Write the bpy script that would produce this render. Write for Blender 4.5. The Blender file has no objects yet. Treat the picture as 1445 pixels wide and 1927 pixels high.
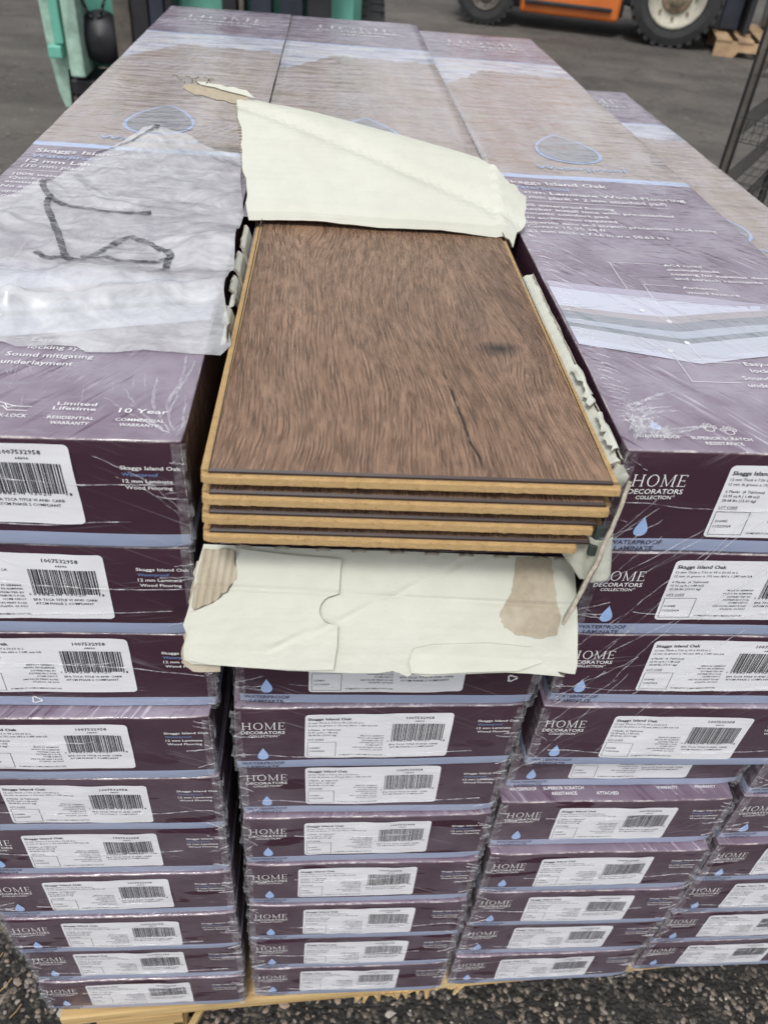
import bpy, bmesh, math, random
from mathutils import Vector, Matrix, noise
from mathutils.geometry import delaunay_2d_cdt
R = math.radians
sc = bpy.context.scene
COL = sc.collection
# ------------------------------------------------------------------ camera
cam_d = bpy.data.cameras.new('camera')
cam = bpy.data.objects.new('camera', cam_d); COL.objects.link(cam)
CAM = Vector((0.05212, -0.33442, 0.97904))
_a, _b, _c = 0.87911, 0.0959, -0.11538
_rot = Matrix.Rotation(_c, 3, 'Z') @ Matrix.Rotation(_a, 3, 'X') @ Matrix.Rotation(_b, 3, 'Z')
cam.matrix_world = Matrix.Translation(CAM) @ _rot.to_4x4()
cam_d.sensor_fit = 'VERTICAL'; cam_d.sensor_height = 36.0; cam_d.sensor_width = 27.0
cam_d.lens = 1490.99 / 1927 * 36
cam_d.clip_start = 0.02; cam_d.clip_end = 400
cam_d.dof.use_dof = True; cam_d.dof.focus_distance = 0.56; cam_d.dof.aperture_fstop = 12
sc.camera = cam
# ------------------------------------------------------------------ light
SUN_EL, SUN_AZ = R(58), R(200)      # overcast, brightest part of the sky behind and right of the camera
w = bpy.data.worlds.new('World'); sc.world = w; w.use_nodes = True
nt = w.node_tree; nt.nodes.clear()
sky = nt.nodes.new('ShaderNodeTexSky'); sky.sky_type = 'NISHITA'; sky.sun_disc = False
sky.sun_elevation = SUN_EL; sky.sun_rotation = SUN_AZ; sky.dust_density = 3.0; sky.air_density = 1.0
hsv = nt.nodes.new('ShaderNodeHueSaturation'); hsv.inputs['Saturation'].default_value = 0.22
bg = nt.nodes.new('ShaderNodeBackground'); bg.inputs['Strength'].default_value = 0.15
wo = nt.nodes.new('ShaderNodeOutputWorld')
nt.links.new(sky.outputs[0], hsv.inputs['Color']); nt.links.new(hsv.outputs[0], bg.inputs[0]); nt.links.new(bg.outputs[0], wo.inputs[0])
sd = bpy.data.lights.new('sun', 'SUN'); sd.energy = 1.5; sd.angle = R(12); sd.color = (1, .97, .92)
so = bpy.data.objects.new('sun', sd); COL.objects.link(so)
# direction towards the sun (nishita: rotation 0 = +Y, clockwise)
sdir = Vector((math.sin(SUN_AZ) * math.cos(SUN_EL), math.cos(SUN_AZ) * math.cos(SUN_EL), math.sin(SUN_EL)))
so.rotation_euler = sdir.to_track_quat('Z', 'Y').to_euler()
sc.view_settings.view_transform = 'Standard'; sc.view_settings.look = 'None'
sc.view_settings.gamma = 1; sc.view_settings.use_curve_mapping = False
sc.view_settings.exposure = 0.16
sc.render.engine = 'CYCLES'
try:
    sc.cycles.transparent_max_bounces = 16
except Exception: pass
random.seed(7)
rnd = random.Random(11)

# ------------------------------------------------------------------ node helpers
def N(nt, t, **k):
    n = nt.nodes.new(t)
    for a, b in k.items(): setattr(n, a, b)
    return n
def put(nt, sock, v):
    if isinstance(v, bpy.types.NodeSocket): nt.links.new(v, sock)
    else:
        if isinstance(v, (tuple, list)) and len(v) == 3 and sock.type == 'RGBA': v = (*v, 1)
        sock.default_value = v
def mth(nt, op, a, b=0.0, c=0.0, clamp=False):
    n = N(nt, 'ShaderNodeMath', operation=op); n.use_clamp = clamp
    put(nt, n.inputs[0], a); put(nt, n.inputs[1], b); put(nt, n.inputs[2], c)
    return n.outputs[0]
def mixc(nt, f, a, b, mode='MIX'):
    n = N(nt, 'ShaderNodeMix', data_type='RGBA', blend_type=mode)
    put(nt, n.inputs['Factor'], f); put(nt, n.inputs[6], a); put(nt, n.inputs[7], b)
    return n.outputs[2]
def mapr(nt, v, a, b, c=0.0, d=1.0, smooth=False):
    n = N(nt, 'ShaderNodeMapRange'); n.clamp = True
    if smooth: n.interpolation_type = 'SMOOTHSTEP'
    put(nt, n.inputs[0], v)
    for i, x in zip((1, 2, 3, 4), (a, b, c, d)): put(nt, n.inputs[i], x)
    return n.outputs[0]
def noi(nt, vec, scale=1.0, detail=2.0, rough=.5, dist=0.0):
    n = N(nt, 'ShaderNodeTexNoise')
    put(nt, n.inputs['Vector'], vec); put(nt, n.inputs['Scale'], scale); put(nt, n.inputs['Detail'], detail)
    put(nt, n.inputs['Roughness'], rough); put(nt, n.inputs['Distortion'], dist)
    return n.outputs[0]
def vmap(nt, vec, rot=(0, 0, 0), scale=(1, 1, 1), loc=(0, 0, 0), kind='POINT'):
    n = N(nt, 'ShaderNodeMapping', vector_type=kind)
    put(nt, n.inputs['Vector'], vec); n.inputs['Rotation'].default_value = rot
    n.inputs['Scale'].default_value = scale; n.inputs['Location'].default_value = loc
    return n.outputs[0]
def sep(nt, v):
    n = N(nt, 'ShaderNodeSeparateXYZ'); put(nt, n.inputs[0], v); return n.outputs
def comb(nt, x, y, z):
    n = N(nt, 'ShaderNodeCombineXYZ')
    for i, v in enumerate((x, y, z)): put(nt, n.inputs[i], v)
    return n.outputs[0]
def ramp(nt, f, stops, interp='LINEAR'):
    n = N(nt, 'ShaderNodeValToRGB'); n.color_ramp.interpolation = interp
    e = n.color_ramp.elements
    while len(e) < len(stops): e.new(0.5)
    for i, (p, c) in enumerate(stops):
        e[i].position = p; e[i].color = (*c, 1) if len(c) == 3 else c
    put(nt, n.inputs[0], f); return n.outputs[0]
def bump(nt, h, strength=1.0, dist=.001, normal=None):
    n = N(nt, 'ShaderNodeBump'); put(nt, n.inputs['Height'], h)
    n.inputs['Strength'].default_value = strength; n.inputs['Distance'].default_value = dist
    if normal is not None: nt.links.new(normal, n.inputs['Normal'])
    return n.outputs[0]
def newmat(name):
    m = bpy.data.materials.new(name); m.use_nodes = True
    nt = m.node_tree; nt.nodes.clear()
    out = N(nt, 'ShaderNodeOutputMaterial')
    return m, nt, out
def principled(nt, out, col, rough=.6, spec=.5, metal=0.0, normal=None, coat=0.0, coat_rough=.2, alpha=1.0):
    p = N(nt, 'ShaderNodeBsdfPrincipled')
    put(nt, p.inputs['Base Color'], col); put(nt, p.inputs['Roughness'], rough); put(nt, p.inputs['Metallic'], metal)
    put(nt, p.inputs['Specular IOR Level'], spec); put(nt, p.inputs['Coat Weight'], coat); put(nt, p.inputs['Coat Roughness'], coat_rough)
    put(nt, p.inputs['Alpha'], alpha)
    if normal is not None: nt.links.new(normal, p.inputs['Normal'])
    nt.links.new(p.outputs[0], out.inputs[0]); return p

# ------------------------------------------------------------------ the shrink film: one node group laid over every printed surface
def film_group():
    g = bpy.data.node_groups.new('shrink_film', 'ShaderNodeTree')
    i = g.interface
    i.new_socket('Color', in_out='INPUT', socket_type='NodeSocketColor')
    h = i.new_socket('Haze', in_out='INPUT', socket_type='NodeSocketFloat'); h.default_value = .1
    r = i.new_socket('Roughness', in_out='INPUT', socket_type='NodeSocketFloat'); r.default_value = .5
    i.new_socket('Shader', in_out='OUTPUT', socket_type='NodeSocketShader')
    gi = N(g, 'NodeGroupInput'); go = N(g, 'NodeGroupOutput')
    geo = N(g, 'ShaderNodeNewGeometry'); P = geo.outputs['Position']
    s = sep(g, P); nz = sep(g, geo.outputs['Normal'])[2]
    top = mapr(g, nz, .5, .8)
    # fronts: fine diagonal stretch lines, direction changes between left and right stacks
    def streak(rot, long, cross, lo, hi, detail=2.0):
        v = vmap(g, P, rot=rot); v = vmap(g, v, scale=(long, cross, cross))
        return mapr(g, noi(g, v, 1.0, detail, .6), lo, hi)
    fr = streak((0, R(38), 0), 7, 420, .60, .78)
    fl = streak((0, R(-27), 0), 9, 380, .62, .80)
    side = mapr(g, s[0], .16, .24)
    fs = N(g, 'ShaderNodeMix'); fs.data_type = 'FLOAT'
    put(g, fs.inputs[0], side); put(g, fs.inputs[2], fl); put(g, fs.inputs[3], fr)
    mask1 = mapr(g, noi(g, P, 16, 2), .42, .62)
    fcross = streak((0, R(8), 0), 6, 300, .66, .82)
    front = mth(g, 'MAXIMUM', mth(g, 'MULTIPLY', fs.outputs[0], mask1), mth(g, 'MULTIPLY', fcross, mapr(g, noi(g, P, 9, 1), .5, .6)))
    # tops: short strokes running away from the corners
    tl = streak((0, 0, R(-62)), 26, 330, .55, .68)
    tr = streak((0, 0, R(58)), 24, 300, .55, .69)
    ts = N(g, 'ShaderNodeMix'); ts.data_type = 'FLOAT'
    put(g, ts.inputs[0], mapr(g, s[0], .0, .2)); put(g, ts.inputs[2], tl); put(g, ts.inputs[3], tr)
    mask2 = mapr(g, noi(g, vmap(g, P, loc=(3, 1, 0)), 11, 2), .44, .6)
    topf = mth(g, 'MULTIPLY', mth(g, 'MULTIPLY', ts.outputs[0], mask2), 1.5)
    st = N(g, 'ShaderNodeMix'); st.data_type = 'FLOAT'
    put(g, st.inputs[0], top); put(g, st.inputs[2], front); put(g, st.inputs[3], topf)
    low = mapr(g, s[2], .56, .40, 0, 1)           # lower rows carry the extra turns of pallet wrap
    # places where the wrap has torn open and the print shows clear
    hole = mapr(g, noi(g, vmap(g, P, scale=(13, 13, 60)), 1.0, 2.0), .60, .615)
    hz = mth(g, 'MULTIPLY_ADD', low, .10, gi.outputs['Haze'])
    soft = mapr(g, noi(g, P, 22, 3, .6), .3, .7, .55, 1.35)
    hz = mth(g, 'MULTIPLY', mth(g, 'MULTIPLY_ADD', mth(g, 'MULTIPLY', top, mth(g, 'SUBTRACT', 1.0, mth(g, 'MULTIPLY', low, .8))), .30, hz), soft)  # upward faces gain pale haze: sky sheen on the film, put into the colour
    dl = N(g, 'ShaderNodeMix'); dl.data_type = 'FLOAT'
    put(g, dl.inputs[0], mapr(g, s[0], .0, .2))
    put(g, dl.inputs[2], streak((0, 0, R(-55)), 20, 210, .56, .68)); put(g, dl.inputs[3], streak((0, 0, R(52)), 18, 190, .56, .68))
    dlm = mth(g, 'MULTIPLY', mth(g, 'MULTIPLY', dl.outputs[0], mapr(g, noi(g, vmap(g, P, loc=(8, 3, 0)), 12, 2), .46, .58)), mth(g, 'MULTIPLY', top, .8))
    hz = mth(g, 'MULTIPLY', hz, mth(g, 'SUBTRACT', 1.0, dlm))
    hz = mth(g, 'MULTIPLY', hz, mth(g, 'SUBTRACT', 1.0, mth(g, 'MULTIPLY', mth(g, 'MULTIPLY', hole, low), mth(g, 'SUBTRACT', 1.0, top))))
    fac = mth(g, 'MULTIPLY_ADD', st.outputs[0], .30, hz, clamp=True)
    col = mixc(g, fac, gi.outputs['Color'], (.60, .57, .66))
    wr = noi(g, vmap(g, P, rot=(0, R(20), R(-30)), scale=(16, 60, 60)), 1.0, 3, .6)
    wr2 = noi(g, P, 95, 2, .5)
    hgt = mth(g, 'ADD', mth(g, 'MULTIPLY', st.outputs[0], .5), mth(g, 'MULTIPLY_ADD', wr, 2.2, mth(g, 'MULTIPLY', wr2, .35)))
    bn = bump(g, hgt, .8, .0020)
    p = N(g, 'ShaderNodeBsdfPrincipled')
    put(g, p.inputs['Base Color'], col); put(g, p.inputs['Roughness'], gi.outputs['Roughness'])
    put(g, p.inputs['Coat Weight'], mapr(g, top, 0, 1, .55, 1.0)); put(g, p.inputs['Coat Roughness'], .13); put(g, p.inputs['Coat IOR'], 1.5)
    g.links.new(bn, p.inputs['Coat Normal'])
    bn2 = bump(g, hgt, .2, .001); g.links.new(bn2, p.inputs['Normal'])
    g.links.new(p.outputs[0], go.inputs[0])
    return g
FILM = film_group()
def film_mat(name, color, haze=.05, rough=.5, colfn=None):
    m, nt, out = newmat(name)
    g = N(nt, 'ShaderNodeGroup'); g.node_tree = FILM
    if colfn: color = colfn(nt)
    put(nt, g.inputs['Color'], color); g.inputs['Haze'].default_value = haze; g.inputs['Roughness'].default_value = rough
    nt.links.new(g.outputs[0], out.inputs[0]); return m
def objco(nt): return N(nt, 'ShaderNodeTexCoord').outputs['Object']
PURPLE = (.062, .020, .040)
def purple_fn(nt):
    n = noi(nt, objco(nt), 30, 3)
    return mixc(nt, n, (.034, .010, .022), (.052, .016, .034))
def stripe_fn(nt):
    n = noi(nt, objco(nt), 14, 3)
    return mixc(nt, n, (.28, .34, .50), (.36, .42, .58))
def worn_fn(nt):
    c = objco(nt)
    n = mapr(nt, noi(nt, vmap(nt, c, scale=(60, 60, 200)), 1.0, 5, .7), .46, .62)
    return mixc(nt, n, (.060, .024, .042), (.50, .45, .42))
def topprint_fn(nt):
    c = objco(nt); s = sep(nt, c); x, y = s[0], s[1]
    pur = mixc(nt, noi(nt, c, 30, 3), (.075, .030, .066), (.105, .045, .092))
    g1 = noi(nt, vmap(nt, c, scale=(60, 5, 1)), 1.0, 4, .65)
    g2 = noi(nt, vmap(nt, c, scale=(9, 4, 1)), 1.0, 2)
    wood = ramp(nt, mth(nt, 'MULTIPLY_ADD', g2, .5, mth(nt, 'MULTIPLY', g1, .5)), [(.3, (.19, .135, .085)), (.5, (.31, .235, .155)), (.7, (.44, .355, .255))])
    pale = ramp(nt, noi(nt, vmap(nt, c, scale=(14, 22, 1)), 1.0, 4, .6), [(.35, (.30, .33, .40)), (.5, (.58, .62, .72)), (.62, (.66, .66, .64)), (.7, (.42, .52, .50))])
    edge = mth(nt, 'ADD', y, mth(nt, 'MULTIPLY_ADD', mapr(nt, x, 0, .07, 0, 1, True), -.095, mth(nt, 'MULTIPLY_ADD', noi(nt, vmap(nt, c, scale=(55, 12, 1)), 1.0, 2), .05, -.025)))
    isp = mapr(nt, edge, .868, .872)
    pic = mixc(nt, isp, wood, pale)
    isw = mth(nt, 'MULTIPLY', mth(nt, 'GREATER_THAN', y, .4745), mth(nt, 'LESS_THAN', y, 1.052))
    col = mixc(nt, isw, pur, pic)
    line = mth(nt, 'ADD', mth(nt, 'MULTIPLY', mth(nt, 'GREATER_THAN', y, .4670), mth(nt, 'LESS_THAN', y, .4790)),
               mth(nt, 'MULTIPLY', mth(nt, 'GREATER_THAN', y, 1.0485), mth(nt, 'LESS_THAN', y, 1.056)), clamp=True)
    return mixc(nt, line, col, (.40, .56, .86))
M_PUR = film_mat('purple_card', None, .008, .5, purple_fn)
M_STR = film_mat('blue_stripe_card', None, .02, .5, stripe_fn)
M_TOP = film_mat('printed_top_card', None, .07, .5, topprint_fn)
M_WORN = film_mat('worn_card_edge', None, .05, .6, worn_fn)
M_WHT = film_mat('white_print', (.88, .88, .88), .0, .5)
M_LBL = film_mat('sticker_paper', (.82, .83, .87), .0, .45)
M_INK = film_mat('black_ink', (.015, .014, .022), .02, .5)
M_NAVY = film_mat('navy_print', (.03, .03, .075), .03, .5)
M_SKY = film_mat('light_blue_print', (.34, .50, .82), .02, .5)
M_SKY2 = film_mat('mid_blue_print', (.16, .25, .50), .02, .5)
M_DROPF = film_mat('drop_grey_print', (.19, .20, .20), .0, .5)
M_TAUPE = film_mat('taupe_print', (.36, .33, .34), .03, .5)
M_SLATE = film_mat('slate_print', (.16, .20, .22), .03, .5)
M_SLAT2 = film_mat('pale_slate_print', (.40, .46, .54), .03, .5)
M_PALE = film_mat('pale_print', (.58, .62, .74), .03, .5)
M_SLAT3 = film_mat('pale_teal_print', (.50, .55, .63), .03, .5)
M_LAV = film_mat('lavender_print', (.38, .35, .47), .03, .5)

# ------------------------------------------------------------------ mesh builder
class MB:
    def __init__(s): s.v = []; s.f = []; s.m = []; s.mats = []
    def mi(s, mat):
        if mat not in s.mats: s.mats.append(mat)
        return s.mats.index(mat)
    def add(s, vs, fs, mat):
        k = len(s.v); s.v += [Vector(p) for p in vs]; i = s.mi(mat)
        for f in fs: s.f.append(tuple(k + a for a in f)); s.m.append(i)
    def box(s, a, b, mat, mw=None):
        x0, y0, z0 = a; x1, y1, z1 = b
        vs = [Vector(p) for p in ((x0,y0,z0),(x1,y0,z0),(x1,y1,z0),(x0,y1,z0),(x0,y0,z1),(x1,y0,z1),(x1,y1,z1),(x0,y1,z1))]
        if mw: vs = [mw @ p for p in vs]
        s.add(vs, [(0,3,2,1),(4,5,6,7),(0,1,5,4),(1,2,6,5),(2,3,7,6),(3,0,4,7)], mat)
    def cyl(s, p0, p1, r0, r1, mat, n=24, cap=True):
        p0, p1 = Vector(p0), Vector(p1); d = (p1 - p0).normalized()
        u = d.orthogonal().normalized(); v = d.cross(u)
        vs = []
        for p, r in ((p0, r0), (p1, r1)):
            for i in range(n):
                a = 2 * math.pi * i / n; vs.append(p + u * (r * math.cos(a)) + v * (r * math.sin(a)))
        fs = [(i, (i + 1) % n, n + (i + 1) % n, n + i) for i in range(n)]
        if cap: fs += [tuple(range(n - 1, -1, -1)), tuple(range(n, 2 * n))]
        s.add(vs, fs, mat)
    def lathe(s, prof, origin, axis, mat, n=40):
        o = Vector(origin); d = Vector(axis).normalized(); u = d.orthogonal().normalized(); v = d.cross(u)
        vs = []
        for (r, h) in prof:
            for i in range(n):
                a = 2 * math.pi * i / n; vs.append(o + d * h + u * (r * math.cos(a)) + v * (r * math.sin(a)))
        fs = []
        for k in range(len(prof) - 1):
            for i in range(n):
                j = (i + 1) % n; fs.append((k*n+i, k*n+j, (k+1)*n+j, (k+1)*n+i))
        s.add(vs, fs, mat)
    def tube(s, pts, r, mat, n=6):
        for a, b in zip(pts[:-1], pts[1:]): s.cyl(a, b, r, r, mat, n)
    def poly(s, pts, mat):           # convex-ish polygon
        s.add(pts, [tuple(range(len(pts)))], mat)
    def build(s, name, parent=None, smooth=False, deform=None):
        me = bpy.data.meshes.new(name)
        vs = [deform(p) for p in s.v] if deform else s.v
        me.from_pydata([tuple(p) for p in vs], [], s.f)
        for m in s.mats: me.materials.append(m)
        me.polygons.foreach_set('material_index', s.m)
        if smooth: me.polygons.foreach_set('use_smooth', [True] * len(s.f))
        me.update()
        return place(name, me, parent)
def place(name, me, parent=None):
    o = bpy.data.objects.new(name, me); COL.objects.link(o)
    if parent is not None: o.parent = parent
    return o
def tag(o, label=None, cat=None, group=None, kind=None):
    if label: o['label'] = label
    if cat: o['category'] = cat
    if group: o['group'] = group
    if kind: o['kind'] = kind
    return o
def empty(name, loc=(0, 0, 0), rot=(0, 0, 0)):
    o = bpy.data.objects.new(name, None); COL.objects.link(o); o.location = loc; o.rotation_euler = rot
    o.empty_display_size = .05; return o
def fill(outline, step=None, holes=()):
    """triangulate a 2D outline with interior grid points"""
    pts = [Vector(p) for p in outline]; n = len(pts)
    if step:
        q = []
        for a, b in zip(pts, pts[1:] + pts[:1]):
            k = max(1, int((b - a).length / step))
            q += [a.lerp(b, i / k) for i in range(k)]
        pts = q; n = len(pts)
    edges = [(i, (i + 1) % n) for i in range(n)]
    if step:
        x0 = min(p.x for p in pts); x1 = max(p.x for p in pts); y0 = min(p.y for p in pts); y1 = max(p.y for p in pts)
        def inside(x, y):
            c = False
            for i in range(n):
                a, b = pts[i], pts[(i + 1) % n]
                if (a.y > y) != (b.y > y) and x < (b.x - a.x) * (y - a.y) / (b.y - a.y) + a.x: c = not c
            return c
        add = []
        ny = int((y1 - y0) / step) + 1; nx = int((x1 - x0) / step) + 1
        for j in range(ny):
            for i in range(nx):
                x = x0 + (i + .5 * (j % 2)) * step; y = y0 + (j + .5) * step
                if inside(x, y): add.append(Vector((x, y)))
        pts = pts + add
    vo, eo, fo, *_ = delaunay_2d_cdt(pts, edges, [], 1, 1e-7)
    return vo, fo
def sheet(outline, fn, thick, mat_a, mat_b, mat_e, step, flip=False):
    """a sheet of real thickness: outline in 2D parameters, fn(u, v) -> point, front/back/edge materials"""
    vo, fo = fill(outline, step)
    if flip: fo = [tuple(reversed(f)) for f in fo]
    P = [fn(p.x, p.y) for p in vo]
    nr = [Vector((0, 0, 0)) for _ in P]
    for f in fo:
        a, b, c = (P[i] for i in f[:3]); k = (b - a).cross(c - a)
        for i in f: nr[i] += k
    nr = [k.normalized() for k in nr]
    m = MB(); n = len(P)
    m.add(P + [p - k * thick for p, k in zip(P, nr)], [tuple(f) for f in fo], mat_a)
    i2 = m.mi(mat_b); i3 = m.mi(mat_e)
    for f in fo: m.f.append(tuple(n + i for i in reversed(f))); m.m.append(i2)
    cnt = {}
    for f in fo:
        for a, b in zip(f, list(f[1:]) + [f[0]]): cnt[(a, b)] = 1
    for (a, b) in cnt:
        if (b, a) not in cnt: m.f.append((b, a, n + a, n + b)); m.m.append(i3)
    return m
# text
_tc = {}
def glyphs(s, bold=0.0, res=2):
    k = (s, bold, res)
    if k in _tc: return _tc[k]
    c = bpy.data.curves.new('print', 'FONT'); c.body = s; c.size = 1; c.resolution_u = res; c.offset = bold; c.fill_mode = 'BOTH'
    o = bpy.data.objects.new('print', c)
    me = o.to_mesh()
    vs = [Vector((v.co.x, v.co.y)) for v in me.vertices]; fs = [tuple(p.vertices) for p in me.polygons]
    o.to_mesh_clear(); bpy.data.objects.remove(o); bpy.data.curves.remove(c)
    if not vs: vs = [Vector((0, 0)), Vector((1, 0)), Vector((0, 1))]
    x0 = min(v.x for v in vs); x1 = max(v.x for v in vs)
    _tc[k] = (vs, fs, x0, x1); return _tc[k]
def text(mb, s, x0, x1, y, h, mat, to3, bold=0.0, res=2):
    """cap height h, stretched to run from x0 to x1, baseline y"""
    vs, fs, a, b = glyphs(s, bold, res)
    sx = (x1 - x0) / (b - a); sy = h / .729
    mb.add([to3(x0 + (v.x - a) * sx, y + v.y * sy) for v in vs], fs, mat)
FR = lambda off: (lambda x, y: Vector((x, -off, y)))
TP = lambda off: (lambda x, y: Vector((x, y, off)))
def seg2(mb, a, b, wd, mat, to3):
    a, b = Vector(a), Vector(b); d = (b - a).normalized(); n = Vector((-d.y, d.x)) * wd / 2
    q = [a - n, b - n, b + n, a + n]; mb.poly([to3(p.x, p.y) for p in q], mat)
def ell(cx, cy, rx, ry, n=20, rot=0):
    return [(cx + rx*math.cos(t)*math.cos(rot) - ry*math.sin(t)*math.sin(rot), cy + rx*math.cos(t)*math.sin(rot) + ry*math.sin(t)*math.cos(rot)) for t in [2*math.pi*i/n for i in range(n)]]
def ring(mb, pts, wd, mat, to3, closed=True):
    n = len(pts); c = Vector((sum(p[0] for p in pts)/n, sum(p[1] for p in pts)/n))
    out = [Vector(p) for p in pts]; inn = []
    for p in out:
        d = (c - p); inn.append(p + d.normalized() * wd)
    for i in range(n):
        j = (i + 1) % n; mb.poly([to3(*out[i]), to3(*out[j]), to3(*inn[j]), to3(*inn[i])], mat)
def drop_pts(cx, cy, wd, ht, n=24):
    """water drop with its point up, cy = bottom"""
    p = []
    for i in range(n):
        t = 2 * math.pi * i / n; x = math.sin(t) * math.sin(t / 2) ** 1.6; yy = (1 + math.cos(t)) / 2
        p.append((cx + x * wd * .62, cy + ht * yy))
    return p
def serif(mb, x0, x1, y0, h, mat, to3):
    """the word HOME in thin serif capitals"""
    W_ = x1 - x0
    def bar(ax, ay, bx, by, t): # in letter units
        a = Vector((ax, ay)); b = Vector((bx, by)); d = (b - a).normalized(); n = Vector((-d.y, d.x)) * t / 2
        mb.poly([to3(x0 + p.x * W_, y0 + p.y * h) for p in (a - n, b - n, b + n, a + n)], mat)
    u = .0
    t1, t2, ts = .022, .010, .045
    def stem(x, w=t1):
        mb.poly([to3(x0 + X * W_, y0 + Y * h) for X, Y in ((x - w/2, .03), (x + w/2, .03), (x + w/2, .97), (x - w/2, .97))], mat)
    def sf(x, y, w=.032):
        mb.poly([to3(x0 + X * W_, y0 + Y * h) for X, Y in ((x - w, y), (x + w, y), (x + w, y + ts), (x - w, y + ts))], mat)
    # H
    stem(.045); stem(.195)
    for x in (.045, .195): sf(x, 0); sf(x, 1 - ts)
    mb.poly([to3(x0 + X * W_, y0 + Y * h) for X, Y in ((.05, .48), (.19, .48), (.19, .535), (.05, .535))], mat)
    # O
    n = 28
    for i in range(n):
        q = []
        for k, (rx, ry) in ((i, (.105, .51)), (i + 1, (.105, .51)), (i + 1, (.082, .455)), (i, (.082, .455))):
            t = 2 * math.pi * k / n; q.append(to3(x0 + (.385 + rx * math.cos(t)) * W_, y0 + (.5 + ry * math.sin(t)) * h))
        mb.poly(q, mat)
    # M
    stem(.565, .012); stem(.755, .024); sf(.565, 0, .026); sf(.755, 0, .03); sf(.555, 1 - ts, .022); sf(.765, 1 - ts, .022)
    for a, b, t in (((.562, 1), (.658, .05), .020), ((.658, .05), (.750, 1), .010)):
        mb.poly([to3(x0 + X * W_, y0 + Y * h) for X, Y in ((a[0]-t/2, a[1]-.03), (b[0]-t/2, b[1]), (b[0]+t/2, b[1]), (a[0]+t/2, a[1]-.03))], mat)
    # E
    stem(.865); sf(.865, 0); sf(.865, 1 - ts)
    for y, xe in ((0, .985), (1 - ts, .975), (.49, .95)):
        mb.poly([to3(x0 + X * W_, y0 + Y * h) for X, Y in ((.87, y), (xe, y), (xe, y + ts), (.87, y + ts))], mat)
    for y0_, y1_, xe in ((0, .2, .985), (.8, 1, .975), (.4, .62, .95)):
        mb.poly([to3(x0 + X * W_, y0 + Y * h) for X, Y in ((xe - .008, y0_), (xe + .002, y0_), (xe + .006, y1_), (xe, y1_))], mat)

# ------------------------------------------------------------------ flooring boxes
BW, BH, BL = .2065, .0738, 1.29
PITCH = .0745
def deform_for(seed, crush=1.0):
    off = Vector((seed * 3.1, seed * 1.7, seed * 5.3))
    rr = random.Random(seed * 13 + 5)
    cr = [(rr.uniform(.3, 1.0) * .0022 * crush) for _ in range(4)]
    def D(p):
        k = noise.noise_vector(p * 13 + off) * .0009 + noise.noise_vector(p * 45 + off) * .00022
        q = p + k
        for i, (cx, cz) in enumerate(((0, 0), (BW, 0), (0, BH), (BW, BH))):     # crushed corners of the front
            d = math.sqrt((p.x - cx) ** 2 + p.y ** 2 + (p.z - cz) ** 2)
            if d < .022:
                s_ = (1 - d / .022) ** 2 * cr[i]
                q = q + Vector(((BW / 2 - cx) * 8 * s_ * .6, s_ * 1.2, (BH / 2 - cz) * 18 * s_ * .6))
        return q
    return D
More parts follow.
